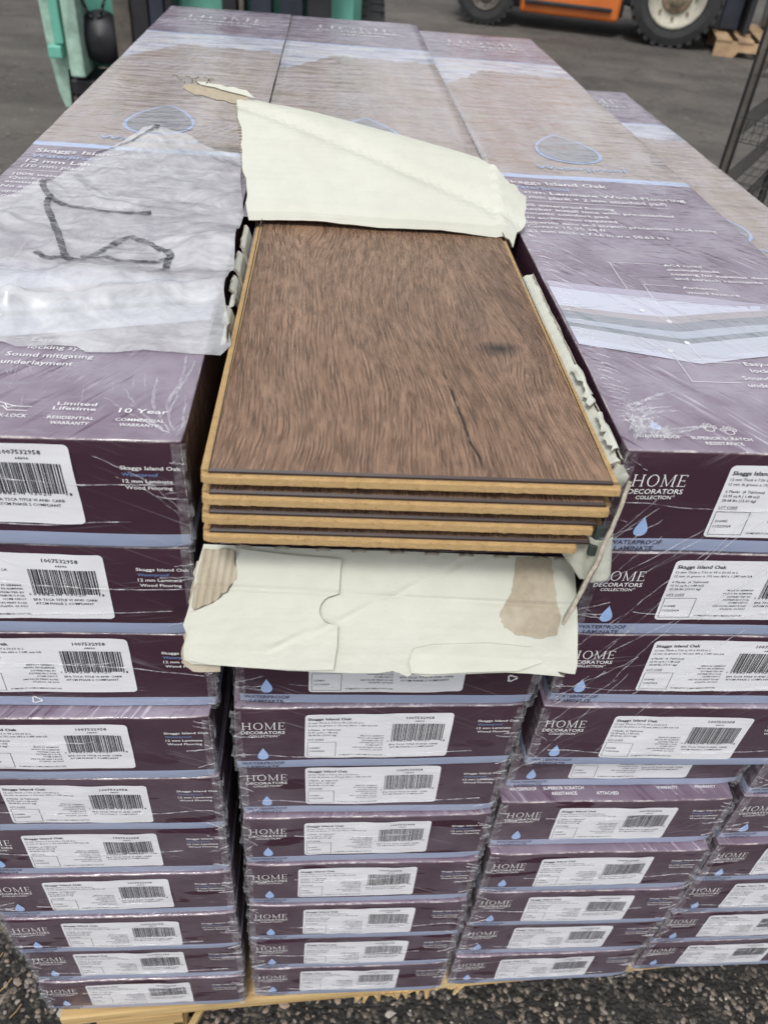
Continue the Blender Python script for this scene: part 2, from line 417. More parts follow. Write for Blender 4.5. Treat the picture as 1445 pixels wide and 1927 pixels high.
def carton_mesh(seed, top_detail=True):
    r = .0019
    D = deform_for(seed)
    def steps(L, n, fine):
        a = [0, r * .5, r] + [r + (L - 2 * r) * i / n for i in range(1, n)] + [L - r, L - r * .5, L]
        for f in fine: a.append(f)
        return sorted(set(round(x, 6) for x in a))
    xs = steps(BW, 14, []); zs = steps(BH, 6, [.0106]); ys = steps(BL, 46, [.004, .008, .014, .02])
    m = MB(); cache = {}
    I0 = Vector((r, r, r)); I1 = Vector((BW - r, BL - r, BH - r))
    def vert(x, y, z):
        k = (round(x, 6), round(y, 6), round(z, 6))
        if k in cache: return cache[k]
        p = Vector((x, y, z)); q = Vector([min(max(p[i], I0[i]), I1[i]) for i in range(3)])
        d = p - q
        if d.length > 1e-9: p = q + d.normalized() * r
        m.v.append(D(p)); cache[k] = len(m.v) - 1; return cache[k]
    mp, ms, mt, mw = (m.mi(x) for x in (M_PUR, M_STR, M_TOP, M_WORN))
    def face(ids, mat): m.f.append(ids); m.m.append(mat)
    e = r * .6
    for i in range(len(xs) - 1):
        for k in range(len(zs) - 1):
            zc = (zs[k] + zs[k + 1]) / 2; xc = (xs[i] + xs[i + 1]) / 2
            mat = ms if zc < .0106 else mp
            if zc > BH - r * .6 or xc < r * .6 or xc > BW - r * .6: mat = mw
            face((vert(xs[i], 0, zs[k]), vert(xs[i+1], 0, zs[k]), vert(xs[i+1], 0, zs[k+1]), vert(xs[i], 0, zs[k+1])), mat)
            face((vert(xs[i], BL, zs[k]), vert(xs[i], BL, zs[k+1]), vert(xs[i+1], BL, zs[k+1]), vert(xs[i+1], BL, zs[k])), mp)
    for i in range(len(xs) - 1):
        for j in range(len(ys) - 1):
            yc = (ys[j] + ys[j+1]) / 2; xc = (xs[i] + xs[i + 1]) / 2
            mat = mw if (yc < r * .6 or xc < r * .6 or xc > BW - r * .6) else mt
            face((vert(xs[i], ys[j], BH), vert(xs[i+1], ys[j], BH), vert(xs[i+1], ys[j+1], BH), vert(xs[i], ys[j+1], BH)), mat)
            face((vert(xs[i], ys[j], 0), vert(xs[i], ys[j+1], 0), vert(xs[i+1], ys[j+1], 0), vert(xs[i+1], ys[j], 0)), mp)
    for j in range(len(ys) - 1):
        for k in range(len(zs) - 1):
            mat = ms if (zs[k] + zs[k+1]) / 2 < .0106 else mp
            face((vert(0, ys[j], zs[k]), vert(0, ys[j], zs[k+1]), vert(0, ys[j+1], zs[k+1]), vert(0, ys[j+1], zs[k])), mat)
            face((vert(BW, ys[j], zs[k]), vert(BW, ys[j+1], zs[k]), vert(BW, ys[j+1], zs[k+1]), vert(BW, ys[j], zs[k+1])), mat)
    me = bpy.data.meshes.new('carton'); me.from_pydata([tuple(v) for v in m.v], [], m.f)
    for x in m.mats: me.materials.append(x)
    me.polygons.foreach_set('material_index', m.m); me.polygons.foreach_set('use_smooth', [True] * len(m.f)); me.update()
    return me
def mesh_of(mb, name, D=None, smooth=False):
    me = bpy.data.meshes.new(name); vs = [D(p) for p in mb.v] if D else mb.v
    me.from_pydata([tuple(v) for v in vs], [], mb.f)
    for x in mb.mats: me.materials.append(x)
    me.polygons.foreach_set('material_index', mb.m)
    if smooth: me.polygons.foreach_set('use_smooth', [True] * len(mb.f))
    me.update(); return me
def front_logo_mesh(D):
    m = MB(); f = FR(.0004)
    serif(m, .0050, .0362, .0500, .0082, M_WHT, f)
    text(m, 'DECORATORS', .0048, .0360, .0448, .0035, M_WHT, f, .012)
    text(m, 'COLLECTION', .0103, .0306, .0409, .0026, M_WHT, f, .012)
    ring(m, ell(.0318, .0432, .0007, .0007, 10), .0002, M_WHT, f)
    return mesh_of(m, 'brand_lettering', D)
def front_drop_mesh(D):
    m = MB(); p = drop_pts(.0201, .0128, .0094, .0150)
    m.add([Vector((x, -.0004, z)) for x, z in p], [tuple(range(len(p)))], M_SKY); return mesh_of(m, 'drop_emblem', D)
def front_stripe_mesh(D):
    m = MB(); f = FR(.0004)
    text(m, 'WATERPROOF', .0040, .0358, .0062, .0034, M_NAVY, f, .014)
    text(m, 'LAMINATE', .0082, .0316, .0014, .0034, M_NAVY, f, .014)
    return mesh_of(m, 'stripe_lettering', D)
def front_name_mesh(D):
    m = MB(); f = FR(.0004)
    text(m, 'Skaggs Island Oak', .1738, .2045, .0555, .0024, M_WHT, f, .012)
    text(m, 'Waterproof', .1742, .1925, .0512, .0024, M_SKY2, f, .012)
    text(m, '12 mm Laminate', .1742, .1995, .0469, .0024, M_WHT, f, .012)
    text(m, 'Wood Flooring', .1750, .1990, .0426, .0024, M_WHT, f, .012)
    return mesh_of(m, 'name_lettering', D)
def sticker_outline(x0, x1, z0, z1, r, n=5):
    p = []
    for cx, cz, a in ((x1-r, z0+r, -90), (x1-r, z1-r, 0), (x0+r, z1-r, 90), (x0+r, z0+r, 180)):
        for i in range(n + 1):
            t = R(a + 90 * i / n); p.append((cx + r * math.cos(t), cz + r * math.sin(t)))
    return p
SX0, SX1, SZ0, SZ1 = .0492, .1545, .0126, .0654
def sticker_meshes(seed, D0, date, lot):
    off = Vector((seed * 1.3, 9.1, seed))
    def D(p):
        q = D0(p); n1 = noise.noise(Vector((p.x * 38, 0, p.z * 30)) + off)
        q.y -= max(0, n1) * .0011 + .0001
        return q
    vo, fo = fill(sticker_outline(SX0, SX1, SZ0, SZ1, .003), .004)
    m = MB(); f = FR(.0005)
    n = len(vo)
    m.add([f(p.x, p.y) for p in vo], [tuple(k) for k in fo], M_LBL)
    paper = mesh_of(m, 'label_sticker', D, True)
    m = MB(); f = FR(.0008)
    T = lambda s, a, b, y, h, bo=.0: text(m, s, a, b, y, h, M_INK, f, bo, 1)
    text(m, 'Skaggs Island Oak', .0512, .0820, .0590, .0028, M_INK, f, .02)
    T('12 mm Thick x 7.56 in W x 50.63 in L', .0514, .0905, .0550, .0019, .006)
    T('12 mm de grueso x 192 mm AN x 1.285 mm LA', .0514, .1005, .0517, .0019, .006)
    T('6 Planks  (6 Tablones)', .0514, .0745, .0466, .0019, .01)
    T('15.95 sq ft ( 1.48 m2)', .0514, .0725, .0434, .0019, .01)
    T('28.68 lbs (13.01 kg)', .0514, .0715, .0402, .0019, .01)
    T('LOT CODE', .0514, .0624, .0350, .0019, .008)
    seg2(m, (.0514, .0344), (.0624, .0344), .00018, M_INK, f)
    T(lot, .0526, .0600, .0245, .0019, .01); T(date, .0526, .0632, .0205, .0019, .01)
    for a, b in (((.0512, .0325), (.0715, .0325)), ((.0715, .0325), (.0715, .0150)), ((.0715, .0150), (.0512, .0150)), ((.0512, .0150), (.0512, .0325))):
        seg2(m, a, b, .0003, M_INK, f)
    for s_, a, y in (('MADE IN GERMANY', .0890, .0395), ('HECHO EN ALEMANIA', .0870, .0367), ('DISTRIBUTED BY', .0905, .0337), ('DISTRIBUIDO POR:', .0890, .0309),
                     ('HOME DEPOT', .0935, .0281), ('2455 PACES FERRY ROAD', .0840, .0250), ('ATLANTA, GA 30339', .0895, .0222)):
        T(s_, a, .1062, y, .0015, .006)
    T('HOMEDEPOT.COM/HOMEDECORATORS', .0745, .1065, .0158, .0015, .006)
    T('1007532958', .1205, .1405, .0590, .0028, .012); T('64696', .1272, .1338, .0556, .0017, .012)
    T('6', .1088, .1100, .0325, .0020); T('98829', .1135, .1250, .0322, .0022); T('03020', .1290, .1405, .0322, .0022); T('1', .1500, .1510, .0325, .0020)
    T('EPA TSCA TITLE VI AND CARB', .1105, .1465, .0280, .0019, .008); T('ATCM PHASE 2 COMPLIANT', .1110, .1440, .0248, .0019, .008)
    ink = mesh_of(m, 'label_lettering', D)
    m = MB(); x = .1115; rr = random.Random(4)
    k = 0
    while x < .1485:
        w_ = rr.choice((.00033, .00033, .00066, .00099)); g_ = rr.choice((.00033, .00045, .00066))
        lo = .0338 if k not in (0, 1, 14, 15) else .0325
        m.poly([f(x, lo if (k > 1 and x < .1478) else .0322), f(x + w_, lo), f(x + w_, .0535), f(x, .0535)], M_INK); x += w_ + g_; k += 1
    bar = mesh_of(m, 'barcode', D)
    return paper, ink, bar
def flat(m, pts, mat, f, step=.008):
    vo, fo = fill(pts, step); m.add([f(p.x, p.y) for p in vo], [tuple(k) for k in fo], mat)
def top_near_mesh(D, z):
    """icons, layer diagram and text printed on the near half of the lid"""
    m = MB(); f = TP(z + .0004); f2 = TP(z + .0007)
    T = lambda s, a, b, y, h, bo=.012, mat=M_WHT: text(m, s, a, b, y, h, mat, f2, bo)
    p = drop_pts(.0222, .0195, .0075, .0085); m.add([f(*q) for q in p], [tuple(range(len(p)))], M_SKY)
    T('WATERPROOF', .0091, .0330, .0110, .0030)
    for cx, cy in ((.0535, .0232), (.0645, .0208)):
        ring(m, ell(cx, cy - .0010, .0030, .0026, 14), .0006, M_WHT, f)
        for dx, dy in ((-.0037, .0012), (-.0014, .0034), (.0014, .0034), (.0037, .0012)):
            ring(m, ell(cx + dx, cy + dy, .0012, .0016, 10), .0005, M_WHT, f)
    T('SUPERIOR SCRATCH', .0390, .0744, .0110, .0030); T('RESISTANCE', .0456, .0674, .0060, .0030)
    T('ATTACHED', .0846, .1040, .0060, .0030)
    T('QUICK-LOCK', .1035, .1265, .0160, .0030)
    for a, b in (((.1085, .0300), (.1175, .0262)), ((.1175, .0262), (.1265, .0262)), ((.1085, .0245), (.1115, .0262)), ((.1115, .0262), (.1150, .0225)), ((.1150, .0225), (.1250, .0225)), ((.1120, .0282), (.1145, .0245)), ((.1145, .0245), (.1180, .0268))):
        seg2(m, a, b, .0006, M_WHT, f)
    T('Limited', .1385, .1583, .0282, .0030); T('Lifetime', .1373, .1590, .0238, .0030)
    T('RESIDENTIAL', .1367, .1600, .0156, .0026); T('WARRANTY', .1392, .1584, .0110, .0026)
    T('10 Year', .1705, .1955, .0232, .0042); T('COMMERCIAL', .1705, .1950, .0155, .0026); T('WARRANTY', .1732, .1928, .0110, .0026)
    T('Sound mitigating', .0965, .1450, .0778, .0048); T('underlayment', .0965, .1358, .0690, .0048)
    T('Easy-click', .1055, .1340, .0965, .0048); T('locking system', .1060, .1490, .0875, .0048)
    # layer diagram
    XM = .077
    V = [(.175, .163, .193), (.168, .153, .184), (.156, .141, .172), (.150, .131, .163), (.143, .124, .156), (.128, .104, .140), (.1175, .0975, .1325)]
    W2 = BW - .0020
    x0 = .0018
    flat(m, [(x0, .175), (XM, .163), (W2 - .0001, .1700 + .0225), (.12, .1852), (x0, .206)], M_PALE, f)
    flat(m, [(x0, .2062), (.12, .1854), (W2, .178), (W2, .186), (x0, .216)], M_LAV, f)
    for i, mat in enumerate((M_TAUPE, M_SLATE, M_SLAT2, M_SLATE, M_SLAT3, M_PALE)):
        a, b = V[i], V[i + 1]
        flat(m, [(x0, b[0]), (XM, b[1]), (W2, b[2]), (W2, a[2]), (XM, a[1]), (x0, a[0])], mat, f)
    for d, c_, e_ in (((.0619, .172), (.0622, .2585), (.1034, .2585)), ((.0766, .156), (.0769, .2165), (.1035, .2165)), ((.0779, .1255), (.0800, .0995), (.1035, .0995)), ((.0621, .1135), (.0618, .0738), (.0945, .0738))):
        seg2(m, d, c_, .0005, M_WHT, f2); seg2(m, c_, e_, .0005, M_WHT, f2)
        q = ell(d[0], d[1], .0019, .0024, 14); m.add([f2(*t) for t in q], [tuple(range(14))], M_WHT)
    T('AC4 rated', .1055, .1370, .2545, .0045); T('aluminum oxide', .1055, .1480, .2460, .0045)
    T('coating for superior dent', .1055, .1850, .2375, .0045); T('and scratch resistance', .1058, .1770, .2290, .0045)
    T('Authentic', .1062, .1340, .2125, .0045, .006); T('wood texture', .1062, .1470, .2035, .0045, .006)
    # text block
    T('Skaggs Island Oak', .0100, .1127, .4440, .0100, .016); T('Waterproof', .0100, .0720, .4290, .0090, .012, M_SKY)
    T('12 mm Laminate Wood Flooring', .0100, .1809, .4140, .0088, .016); T('(10 mm plank + 2 mm attached pad)', .0100, .1582, .4005, .0080, .012)
    seg2(m, (.010, .3925), (.1576, .3925), .0007, M_WHT, f2)
    for s_, b, y in (('100% waterproof flooring', .1010, .3790), ('Quicker install time with pre-attached', .1540, .3690), ('acoustic comfort pad', .0900, .3590), ('No acclimation required', .0950, .3480),
                     ('Superior dent and scratch protection; AC4 rating', .1816, .3365), ('Covers 15.95 sq ft', .0790, .3260), ('12 mm thick x 7.56 in w x 50.63 in l', .1300, .3140)):
        T(s_, .0100, b, y, .0062, .012)
    return mesh_of(m, 'lid_print', D)
def top_far_mesh(D, z):
    m = MB(); f = TP(z + .0004); f2 = TP(z + .0006)
    p = []
    for i in range(40):
        t = 2 * math.pi * i / 40; x = math.sin(t) * math.sin(t / 2) ** .9; p.append((.1015 + x * .046, .523 + .114 * (1 + math.cos(t)) / 2))
    flat(m, p, M_SKY, f)
    q = [(.1015 + (a - .1015) * .90, .577 + (b - .577) * .92) for a, b in p]
    flat(m, q, M_DROPF, f2)
    text(m, 'Waterproof', .0536, .1503, .4990, .0120, M_SKY, f2, .008)
    serif(m, .040, .170, 1.185, .030, M_WHT, f2)
    text(m, 'DECORATORS', .040, .170, 1.160, .014, M_WHT, f2, .012); text(m, 'COLLECTION', .062, .148, 1.138, .011, M_WHT, f2, .012)
    return mesh_of(m, 'lid_print', D)

# film creases: thin ruffled strips of clear plastic along the corners
def clear_film_mat(name, a0, a1, tint=(.80, .81, .86), scale=140):
    m, nt, out = newmat(name)
    geo = N(nt, 'ShaderNodeNewGeometry'); P = geo.outputs['Position']
    n = noi(nt, P, scale, 3, .65)
    al = mapr(nt, n, .38, .66, a0, a1)
    p = N(nt, 'ShaderNodeBsdfPrincipled'); put(nt, p.inputs['Base Color'], tint); put(nt, p.inputs['Roughness'], .22)
    put(nt, p.inputs['Alpha'], al); put(nt, p.inputs['Coat Weight'], .5); put(nt, p.inputs['Coat Roughness'], .08)
    nt.links.new(bump(nt, n, .6, .001), p.inputs['Normal'])
    nt.links.new(p.outputs[0], out.inputs[0]); return m
M_FILM = clear_film_mat('clear_film', .02, .22)
M_CREASE = clear_film_mat('film_crease', .04, .42); M_CREASE2 = clear_film_mat('fine_film_crease', .04, .38)
def ruffle_mesh(seed):
    """gathered film at the two upright front corners and short creases fanning from them"""
    rr = random.Random(seed); m = MB()
    for x in (0.0, BW):
        s_ = -1 if x == 0 else 1
        n = 22; rows = 5; vs = []
        for k in range(n + 1):
            z = BH * k / n
            a = .0008 + .0038 * max(0, noise.noise(Vector((seed * 2.2 + x * 9, k * .42, 1)))) + rr.uniform(0, .0007)
            b = rr.uniform(-.0009, .0009)
            vs += [Vector((x - s_ * .006, -.0010 - rr.uniform(0, .0004), z)), Vector((x - s_ * .002, -.0016 - a * .3, z + b)), Vector((x + s_ * a * .9, -a * .6, z + b)), Vector((x + s_ * a * .8, .004, z)), Vector((x + s_ * .0008, .010, z))]
        fs = []
        for k in range(n):
            for j in range(rows - 1): i = k * rows + j; fs.append((i, i + 1, i + rows + 1, i + rows))
        m.add(vs, fs, M_FILM)
        for _ in range(5):
            z0 = rr.uniform(.002, BH); ang = rr.uniform(-1.0, 1.0); L_ = rr.uniform(.006, .020); wd = rr.uniform(.00015, .0004)
            p0 = Vector((x, z0)); d = Vector((-s_ * math.cos(ang), math.sin(ang)))
            q = [p0 + d * (L_ * i / 6) + Vector((-d.y, d.x)) * rr.uniform(-.0006, .0006) for i in range(7)]
            for i in range(6):
                a, b = q[i], q[i + 1]; w0 = wd * (1 - i / 6.2); w1 = wd * (1 - (i + 1) / 6.2); nn = Vector((-d.y, d.x))
                if min(a.y, b.y) < .001 or max(a.y, b.y) > BH - .001: continue
                P = [Vector((c.x, -.0009, c.y)) for c in (a - nn * w0, b - nn * w1)] + [Vector((c.x, -.0018, c.y)) for c in (a, b)] + [Vector((c.x, -.0009, c.y)) for c in (a + nn * w0, b + nn * w1)]
                m.add(P, [(0, 1, 3, 2), (2, 3, 5, 4)], M_CREASE2)
    # a long sagging crease across the front
    z = rr.uniform(.02, .05); q = []
    x0, x1 = (rr.uniform(.0, .05), rr.uniform(.12, .2))
    for i in range(25):
        t = i / 24; q.append((x0 + (x1 - x0) * t, z - .004 * math.sin(math.pi * t) + noise.noise(Vector((t * 6, seed, 0))) * .0022))
    for i in range(24):
        a, b = q[i], q[i + 1]; w0 = .00022
        m.add([(a[0], -.0010, a[1] - w0), (b[0], -.0010, b[1] - w0), (a[0], -.0017, a[1]), (b[0], -.0017, b[1]), (a[0], -.0010, a[1] + w0), (b[0], -.0010, b[1] + w0)], [(0, 1, 3, 2), (2, 3, 5, 4)], M_CREASE2)
    return mesh_of(m, 'film_wrinkle')
NV = 4
VAR = []
for v in range(NV):
    D = deform_for(v + 1)
    VAR.append(dict(D=D, carton=carton_mesh(v + 1), logo=front_logo_mesh(D), drop=front_drop_mesh(D), stripe=front_stripe_mesh(D), name=front_name_mesh(D)))
RUF = [ruffle_mesh(s) for s in range(7)]
STK = {}
def sticker(v, date, lot):
    k = (v, date)
    if k not in STK: STK[k] = sticker_meshes(v * 3 + len(STK), VAR[v]['D'], date, lot)
    return STK[k]
TOPN = {}; TOPF = {}
ORD = {1: 'topmost', 2: 'second', 3: 'third', 4: 'fourth', 5: 'fifth', 6: 'sixth', 7: 'seventh', 8: 'eighth', 9: 'ninth', 10: 'bottom'}
def flooring_box(x, y, z, yaw, v, label, group, date, lot, lid=0, tilt=0, ruf=0, tear=False, st_off=(0, 0, 0)):
    t = empty('flooring_box', (x, y, z), (tilt, 0, yaw)); tag(t, label, 'box', group)
    V = VAR[v]
    place('carton', V['carton'], t)
    place('brand_lettering', V['logo'], t); place('drop_emblem', V['drop'], t); place('stripe_lettering', V['stripe'], t); place('name_lettering', V['name'], t)
    if 'lid' in label and 'right of the planks' in label:
        for ch in t.children: 
            if ch.name.split('.')[0] in ('brand_lettering', 'drop_emblem', 'stripe_lettering'): ch.location.x = .0028
    a, b, c = sticker(v, date, lot)
    s = place('label_sticker', a, t)
    s.location = (st_off[0], 0, st_off[1]); s.rotation_euler = (0, st_off[2], 0)
    place('label_lettering', b, s); place('barcode', c, s)
    if lid >= 1:
        if v not in TOPN: TOPN[v] = top_near_mesh(V['D'], BH)
        place('lid_print', TOPN[v], t)
    if lid >= 2:
        if v not in TOPF: TOPF[v] = top_far_mesh(V['D'], BH)
        place('lid_picture', TOPF[v], t)
    place('film_wrinkle', RUF[ruf % len(RUF)], t)['kind'] = 'stuff'
    return t
G_BOX = 'purple cartons of laminate flooring stacked on the pallet'
r2 = random.Random(3)
def stj(): return (r2.uniform(-.0035, .0035), r2.uniform(-.0018, .0020), r2.uniform(-.022, .022))
S1 = [(-.0035, .0035), (.0018, .0022), (.0, .0038), (-.004, .0030), (-.002, .001), (-.0025, -.0015), (-.001, -.001), (-.001, .0005), (-.0035, -.001), (-.0025, -.001)]
S3 = [(.0125, -.0005), (.003, .002), (.0115, .0028), (.0055, 0), (.003, 0), (.004, -.001), (.001, -.001), (.0025, -.001), (.003, 0), (.0025, -.001)]
c1x = [-.2205, -.2225, -.2160, -.2205, -.2185, -.2185, -.2175, -.2165, -.2150, -.2165]
c1y = [0, .002, .002, -.008, -.006, -.004, -.007, -.009, -.006, -.008]
for i in range(10):
    n = i + 1
    lab = f'{ORD[n]} purple flooring carton in the leftmost stack' + (', half covered by loose crumpled plastic' if n == 1 else ', standing on the pale wooden pallet' if n == 10 else '')
    flooring_box(c1x[i], c1y[i], (9 - i) * PITCH + .0004, R((-.42, -.3, -.1, .3, -.2, 0, .4, .3, 0, .4)[i]), (0, 2, 1, 3)[i % 4], lab, G_BOX,
                 '11/22/2024' if n < 4 else '11/09/2024', '5160442' if n < 4 else '5150850', lid=2 if n == 1 else 0, tilt=R(.27) if n == 1 else 0, ruf=i, st_off=(S1[i][0], S1[i][1], r2.uniform(-.018, .018)))
c2 = {2: (.0015, .002, 0), 3: (.003, .004, 0), 4: (-.0005, .000, 1.0), 5: (.0005, .006, .2), 6: (.0005, .002, .5), 7: (.0, .000, .4), 8: (.0, -.002, .2), 9: (0, -.001, .3), 10: (0, -.001, .4)}
for n, (x, y, a) in c2.items():
    lab = f'{ORD[n]} purple flooring carton down in the middle stack' + {2: ', hidden behind the hanging white flap', 3: ', just under the white flap edge', 10: ', on the pallet edge'}.get(n, ', between the left and right stacks')
    if n == 10: lab = 'bottom purple flooring carton of the middle stack, above the splintered pallet edge'
    flooring_box(x, y, (10 - n) * PITCH + .0004, R(a), (1, 3, 0, 2)[n % 4], lab, G_BOX, '11/12/2024' if n == 3 else '11/09/2024', '5150850', lid=0, ruf=n + 3, st_off=stj())
c3x = [.2185, .2205, .2205, .2180, .2200, .2155, .2165, .2170, .2160, .2150]
c3y = [.003, .004, .005, .002, .028, .014, .006, .006, .008, .005]
for i in range(10):
    n = i + 1
    lab = f'{ORD[n]} purple flooring carton in the stack right of the planks' + {1: ', layer diagram on its lid', 5: ', pushed back', 6: ', printed lid edge showing', 8: ', upper edge torn', 10: ', on the pallet'}.get(n, '')
    flooring_box(c3x[i], c3y[i], (9 - i) * PITCH + .0004, R((.05, -.2, -.4, -.5, .2, .2, .5, 0, 0, .9)[i]), (3, 0, 2, 1)[i % 4], lab, G_BOX,
                 '11/22/2024' if n < 5 else '11/09/2024', '5160442' if n < 5 else '5150850', lid=2 if n == 1 else (1 if n == 6 else 0), tilt=-R(.16) if n == 1 else 0, ruf=i + 5, st_off=(S3[i][0], S3[i][1], r2.uniform(-.018, .018)))
c4y = {2: .023, 3: .022, 4: .024, 5: .022, 6: .02, 7: .014, 8: .015, 9: .015, 10: .015}
for n in range(2, 11):
    q = ORD[n - 1] if n < 10 else 'bottom'
    lab = f'{q} purple flooring carton in the rightmost, lower stack' + {2: ', its printed lid in view', 10: ', on the pallet'}.get(n, '')
    flooring_box(.4345, c4y[n], (10 - n) * .0734 + .0003, R(.6), (2, 1, 3, 0)[n % 4], lab, G_BOX, '11/09/2024', '5150850', lid=2 if n == 2 else 0, ruf=n, st_off=stj())

# recycling marks on two box fronts
def recycle_mark(bx, by, bz, ang, x, z, parent_label):
    m = MB(); 
    def f(u, v):
        c, s_ = math.cos(ang), math.sin(ang); return Vector((x + u * c - v * s_, -.0009, z + u * s_ + v * c))
    k = .0045
    P = [Vector((k * math.cos(R(90 + 120 * i)), k * math.sin(R(90 + 120 * i)))) for i in range(3)]
    for i in range(3):
        a, b = P[i], P[(i + 1) % 3]; d = (b - a)
        seg2(m, a + d * .12, a + d * .70, .0010, M_WHT, f)
        t = a + d * .98; n_ = Vector((-d.y, d.x)).normalized()
        q = a + d * .68; m.poly([f(*(q + n_ * .0012)), f(*(q - n_ * .0012)), f(*t)], M_WHT)
    return m
for o in [o for o in COL.objects if o.name.startswith('flooring_box') and o.type == 'EMPTY']:
    l = o['label']
    if l.startswith('third') and 'leftmost' in l: recycle_mark(0, 0, 0, .4, .088, .0085, l).build('recycling_mark', o)
    if l.startswith('third') and 'middle' in l: recycle_mark(0, 0, 0, 2.8, .187, .030, l).build('recycling_mark', o)

# ------------------------------------------------------------------ card materials of the opened box
def card_white():
    m, nt, out = newmat('white_card_inside'); c = objco(nt)
    n = noi(nt, c, 60, 4, .6); fl = noi(nt, vmap(nt, c, scale=(5, 160, 160)), 1.0, 1)
    col = mixc(nt, n, (.53, .542, .475), (.62, .632, .562))
    sp = mapr(nt, noi(nt, c, 900, 2), .66, .74); col = mixc(nt, mth(nt, 'MULTIPLY', sp, .35), col, (.42, .38, .30))
    col = mixc(nt, mapr(nt, noi(nt, c, 8, 3), .45, .7, 0, .5), col, (.51, .515, .44))
    h = mth(nt, 'MULTIPLY_ADD', fl, .5, mth(nt, 'MULTIPLY', noi(nt, c, 28, 4), 1.6))
    principled(nt, out, col, .82, .25, normal=bump(nt, h, .75, .0016)); return m
def card_kraft():
    m, nt, out = newmat('torn_kraft_paper'); c = objco(nt)
    n = noi(nt, c, 240, 4, .7); n2 = noi(nt, c, 30, 3)
    col = mixc(nt, n, (.30, .26, .19), (.48, .425, .335)); col = mixc(nt, mapr(nt, n2, .5, .7), col, (.47, .43, .345))
    principled(nt, out, col, .9, .15, normal=bump(nt, n, .7, .0006)); return m
def card_edge():
    m, nt, out = newmat('torn_card_edge'); c = objco(nt)
    n = noi(nt, c, 420, 3, .7)
    principled(nt, out, mixc(nt, n, (.14, .115, .09), (.56, .52, .43)), .9, .15, normal=bump(nt, n, .8, .0006)); return m
M_CW, M_KR, M_CE = card_white(), card_kraft(), card_edge()

# ------------------------------------------------------------------ the opened box
ob = empty('opened_box', (0, 0, 9 * PITCH)); tag(ob, 'opened flooring box with torn white flaps and exposed planks atop the middle stack', 'box')
Z0 = 9 * PITCH
HY = .303                                     # where the lid is torn back
D2 = deform_for(9)
def lid_shell():
    m = MB(); xs = [i / 12 for i in range(13)]; xl = lambda y: -.0122 + .0068 * y; ys = [HY + .004 + (BL - HY - .004) * j / 34 for j in range(35)]
    hz = lambda x, y: BH + .0026 + .0028 * (y - HY) + .0015 * max(0, 1 - (y - HY) / .12)
    X_ = lambda x, y: xl(y) + (BW + .0075 - xl(y)) * x
    vs = [D2(Vector((X_(x, y), y, hz(x, y)))) for y in ys for x in xs] + [D2(Vector((X_(x, y), y, hz(x, y) - .0022))) for y in ys for x in xs]
    n = 13; fs = []
    for j in range(34):
        for i in range(12): fs.append((j*n+i, j*n+i+1, (j+1)*n+i+1, (j+1)*n+i))
    m.add(vs, fs, M_TOP)
    k = m.mi(M_PUR); o_ = 13 * 35
    for j in range(34):
        for a in (0, 12): m.f.append((j*n+a, (j+1)*n+a, o_+(j+1)*n+a, o_+j*n+a)); m.m.append(k)
    return m
lid_shell().build('lid', ob, True)
mm = MB()
for a, b in (((0, .002, .0), (BW, BL, .0022)), ((0, .012, .0025), (.0022, BL, .0690)), ((BW - .0022, .012, .0025), (BW, BL, .0690)), ((.003, BL - .003, .0025), (BW - .003, BL, .0735))):
    mm.box(a, b, M_PUR)
mm.box((0, HY + .01, .0692), (.0022, BL, .0722), M_PUR); mm.box((BW - .0022, HY + .01, .0692), (BW, BL, .0722), M_PUR)
mm.build('tray', ob)
me = top_far_mesh(lambda p: D2(Vector((p.x, p.y, BH + .0026 + .0028 * (p.y - HY) + (p.z - BH)))), BH)
place('lid_picture', me, ob)

# torn lid panel folded back (hinge across the box, white inside up)
SL = R(21)
def lidflap(u, s):
    """u across, s up the slope"""
    y = HY - .002; z = .0772
    bend = .010
    if s < bend: yy = s * math.cos(R(60)); zz = s * math.sin(R(60))
    else: yy = bend * .5 + (s - bend) * math.cos(SL); zz = bend * .866 + (s - bend) * math.sin(SL) * (1 - .9 * max(0, s - .1))
    lip = .0014 * noise.noise(Vector((u * 14, s * 14, 3))) + .0004 * noise.noise(Vector((u * 80, s * 70, 5)))
    # bow across the panel and roll of the far edge
    e = s - (.157 - (u + .02) / .208 * .066)
    if e > -.02: zz -= (e + .02) ** 2 * 6
    crease = .0035 * max(0, 1 - abs(s - (.145 - .55 * (u + .02))) / .012)
    r_ = max(0, u - .196)                    # torn ear folded at the right end
    return Vector((u - r_ * .1, y + yy, z + zz + lip - crease + .001 * math.sin(u * 22) - r_ * .35 + .004 * (1 if r_ > 0 else 0) * min(1, r_ / .004)))
def jag(a, b, n, amp, seed):
    rr = random.Random(seed); a, b = Vector(a), Vector(b); d = (b - a); nn = Vector((-d.y, d.x)).normalized()
    return [tuple(a + d * (i / n) + nn * (rr.uniform(-amp, amp) if i else 0)) for i in range(n)]
out = [(-.0040, .0), (.05, .001), (.10, -.001), (.15, .0005), (.2085, -.003), (.2120, -.008), (.2150, .006)]
out += jag((.2240, .018), (.2300, .056), 7, .0012, 1) + jag((.2300, .056), (.2080, .066), 7, .0022, 2)
out += [(.2065, .070), (.196, .083), (.188, .094), (.150, .108), (.110, .124), (.060, .139), (.010, .152), (-.018, .161)]
out += [(-.0215, .164)] + jag((-.0230, .158), (-.0040, .0), 22, .0014, 4)
m = sheet(out, lidflap, .0032, M_CW, M_PUR, M_CE, .006)
m.build('torn_lid_flap', ob, False)
def tip(u, s):
    p = lidflap(-.0190 + u * .1, .160)
    return Vector((-.0150 - u, p.y - .004 + .40 * u * .35 + s * .5, p.z + .0005 + .10 * u * .2 - 7 * max(0, u - .02) ** 2 * .0 + s * .55))
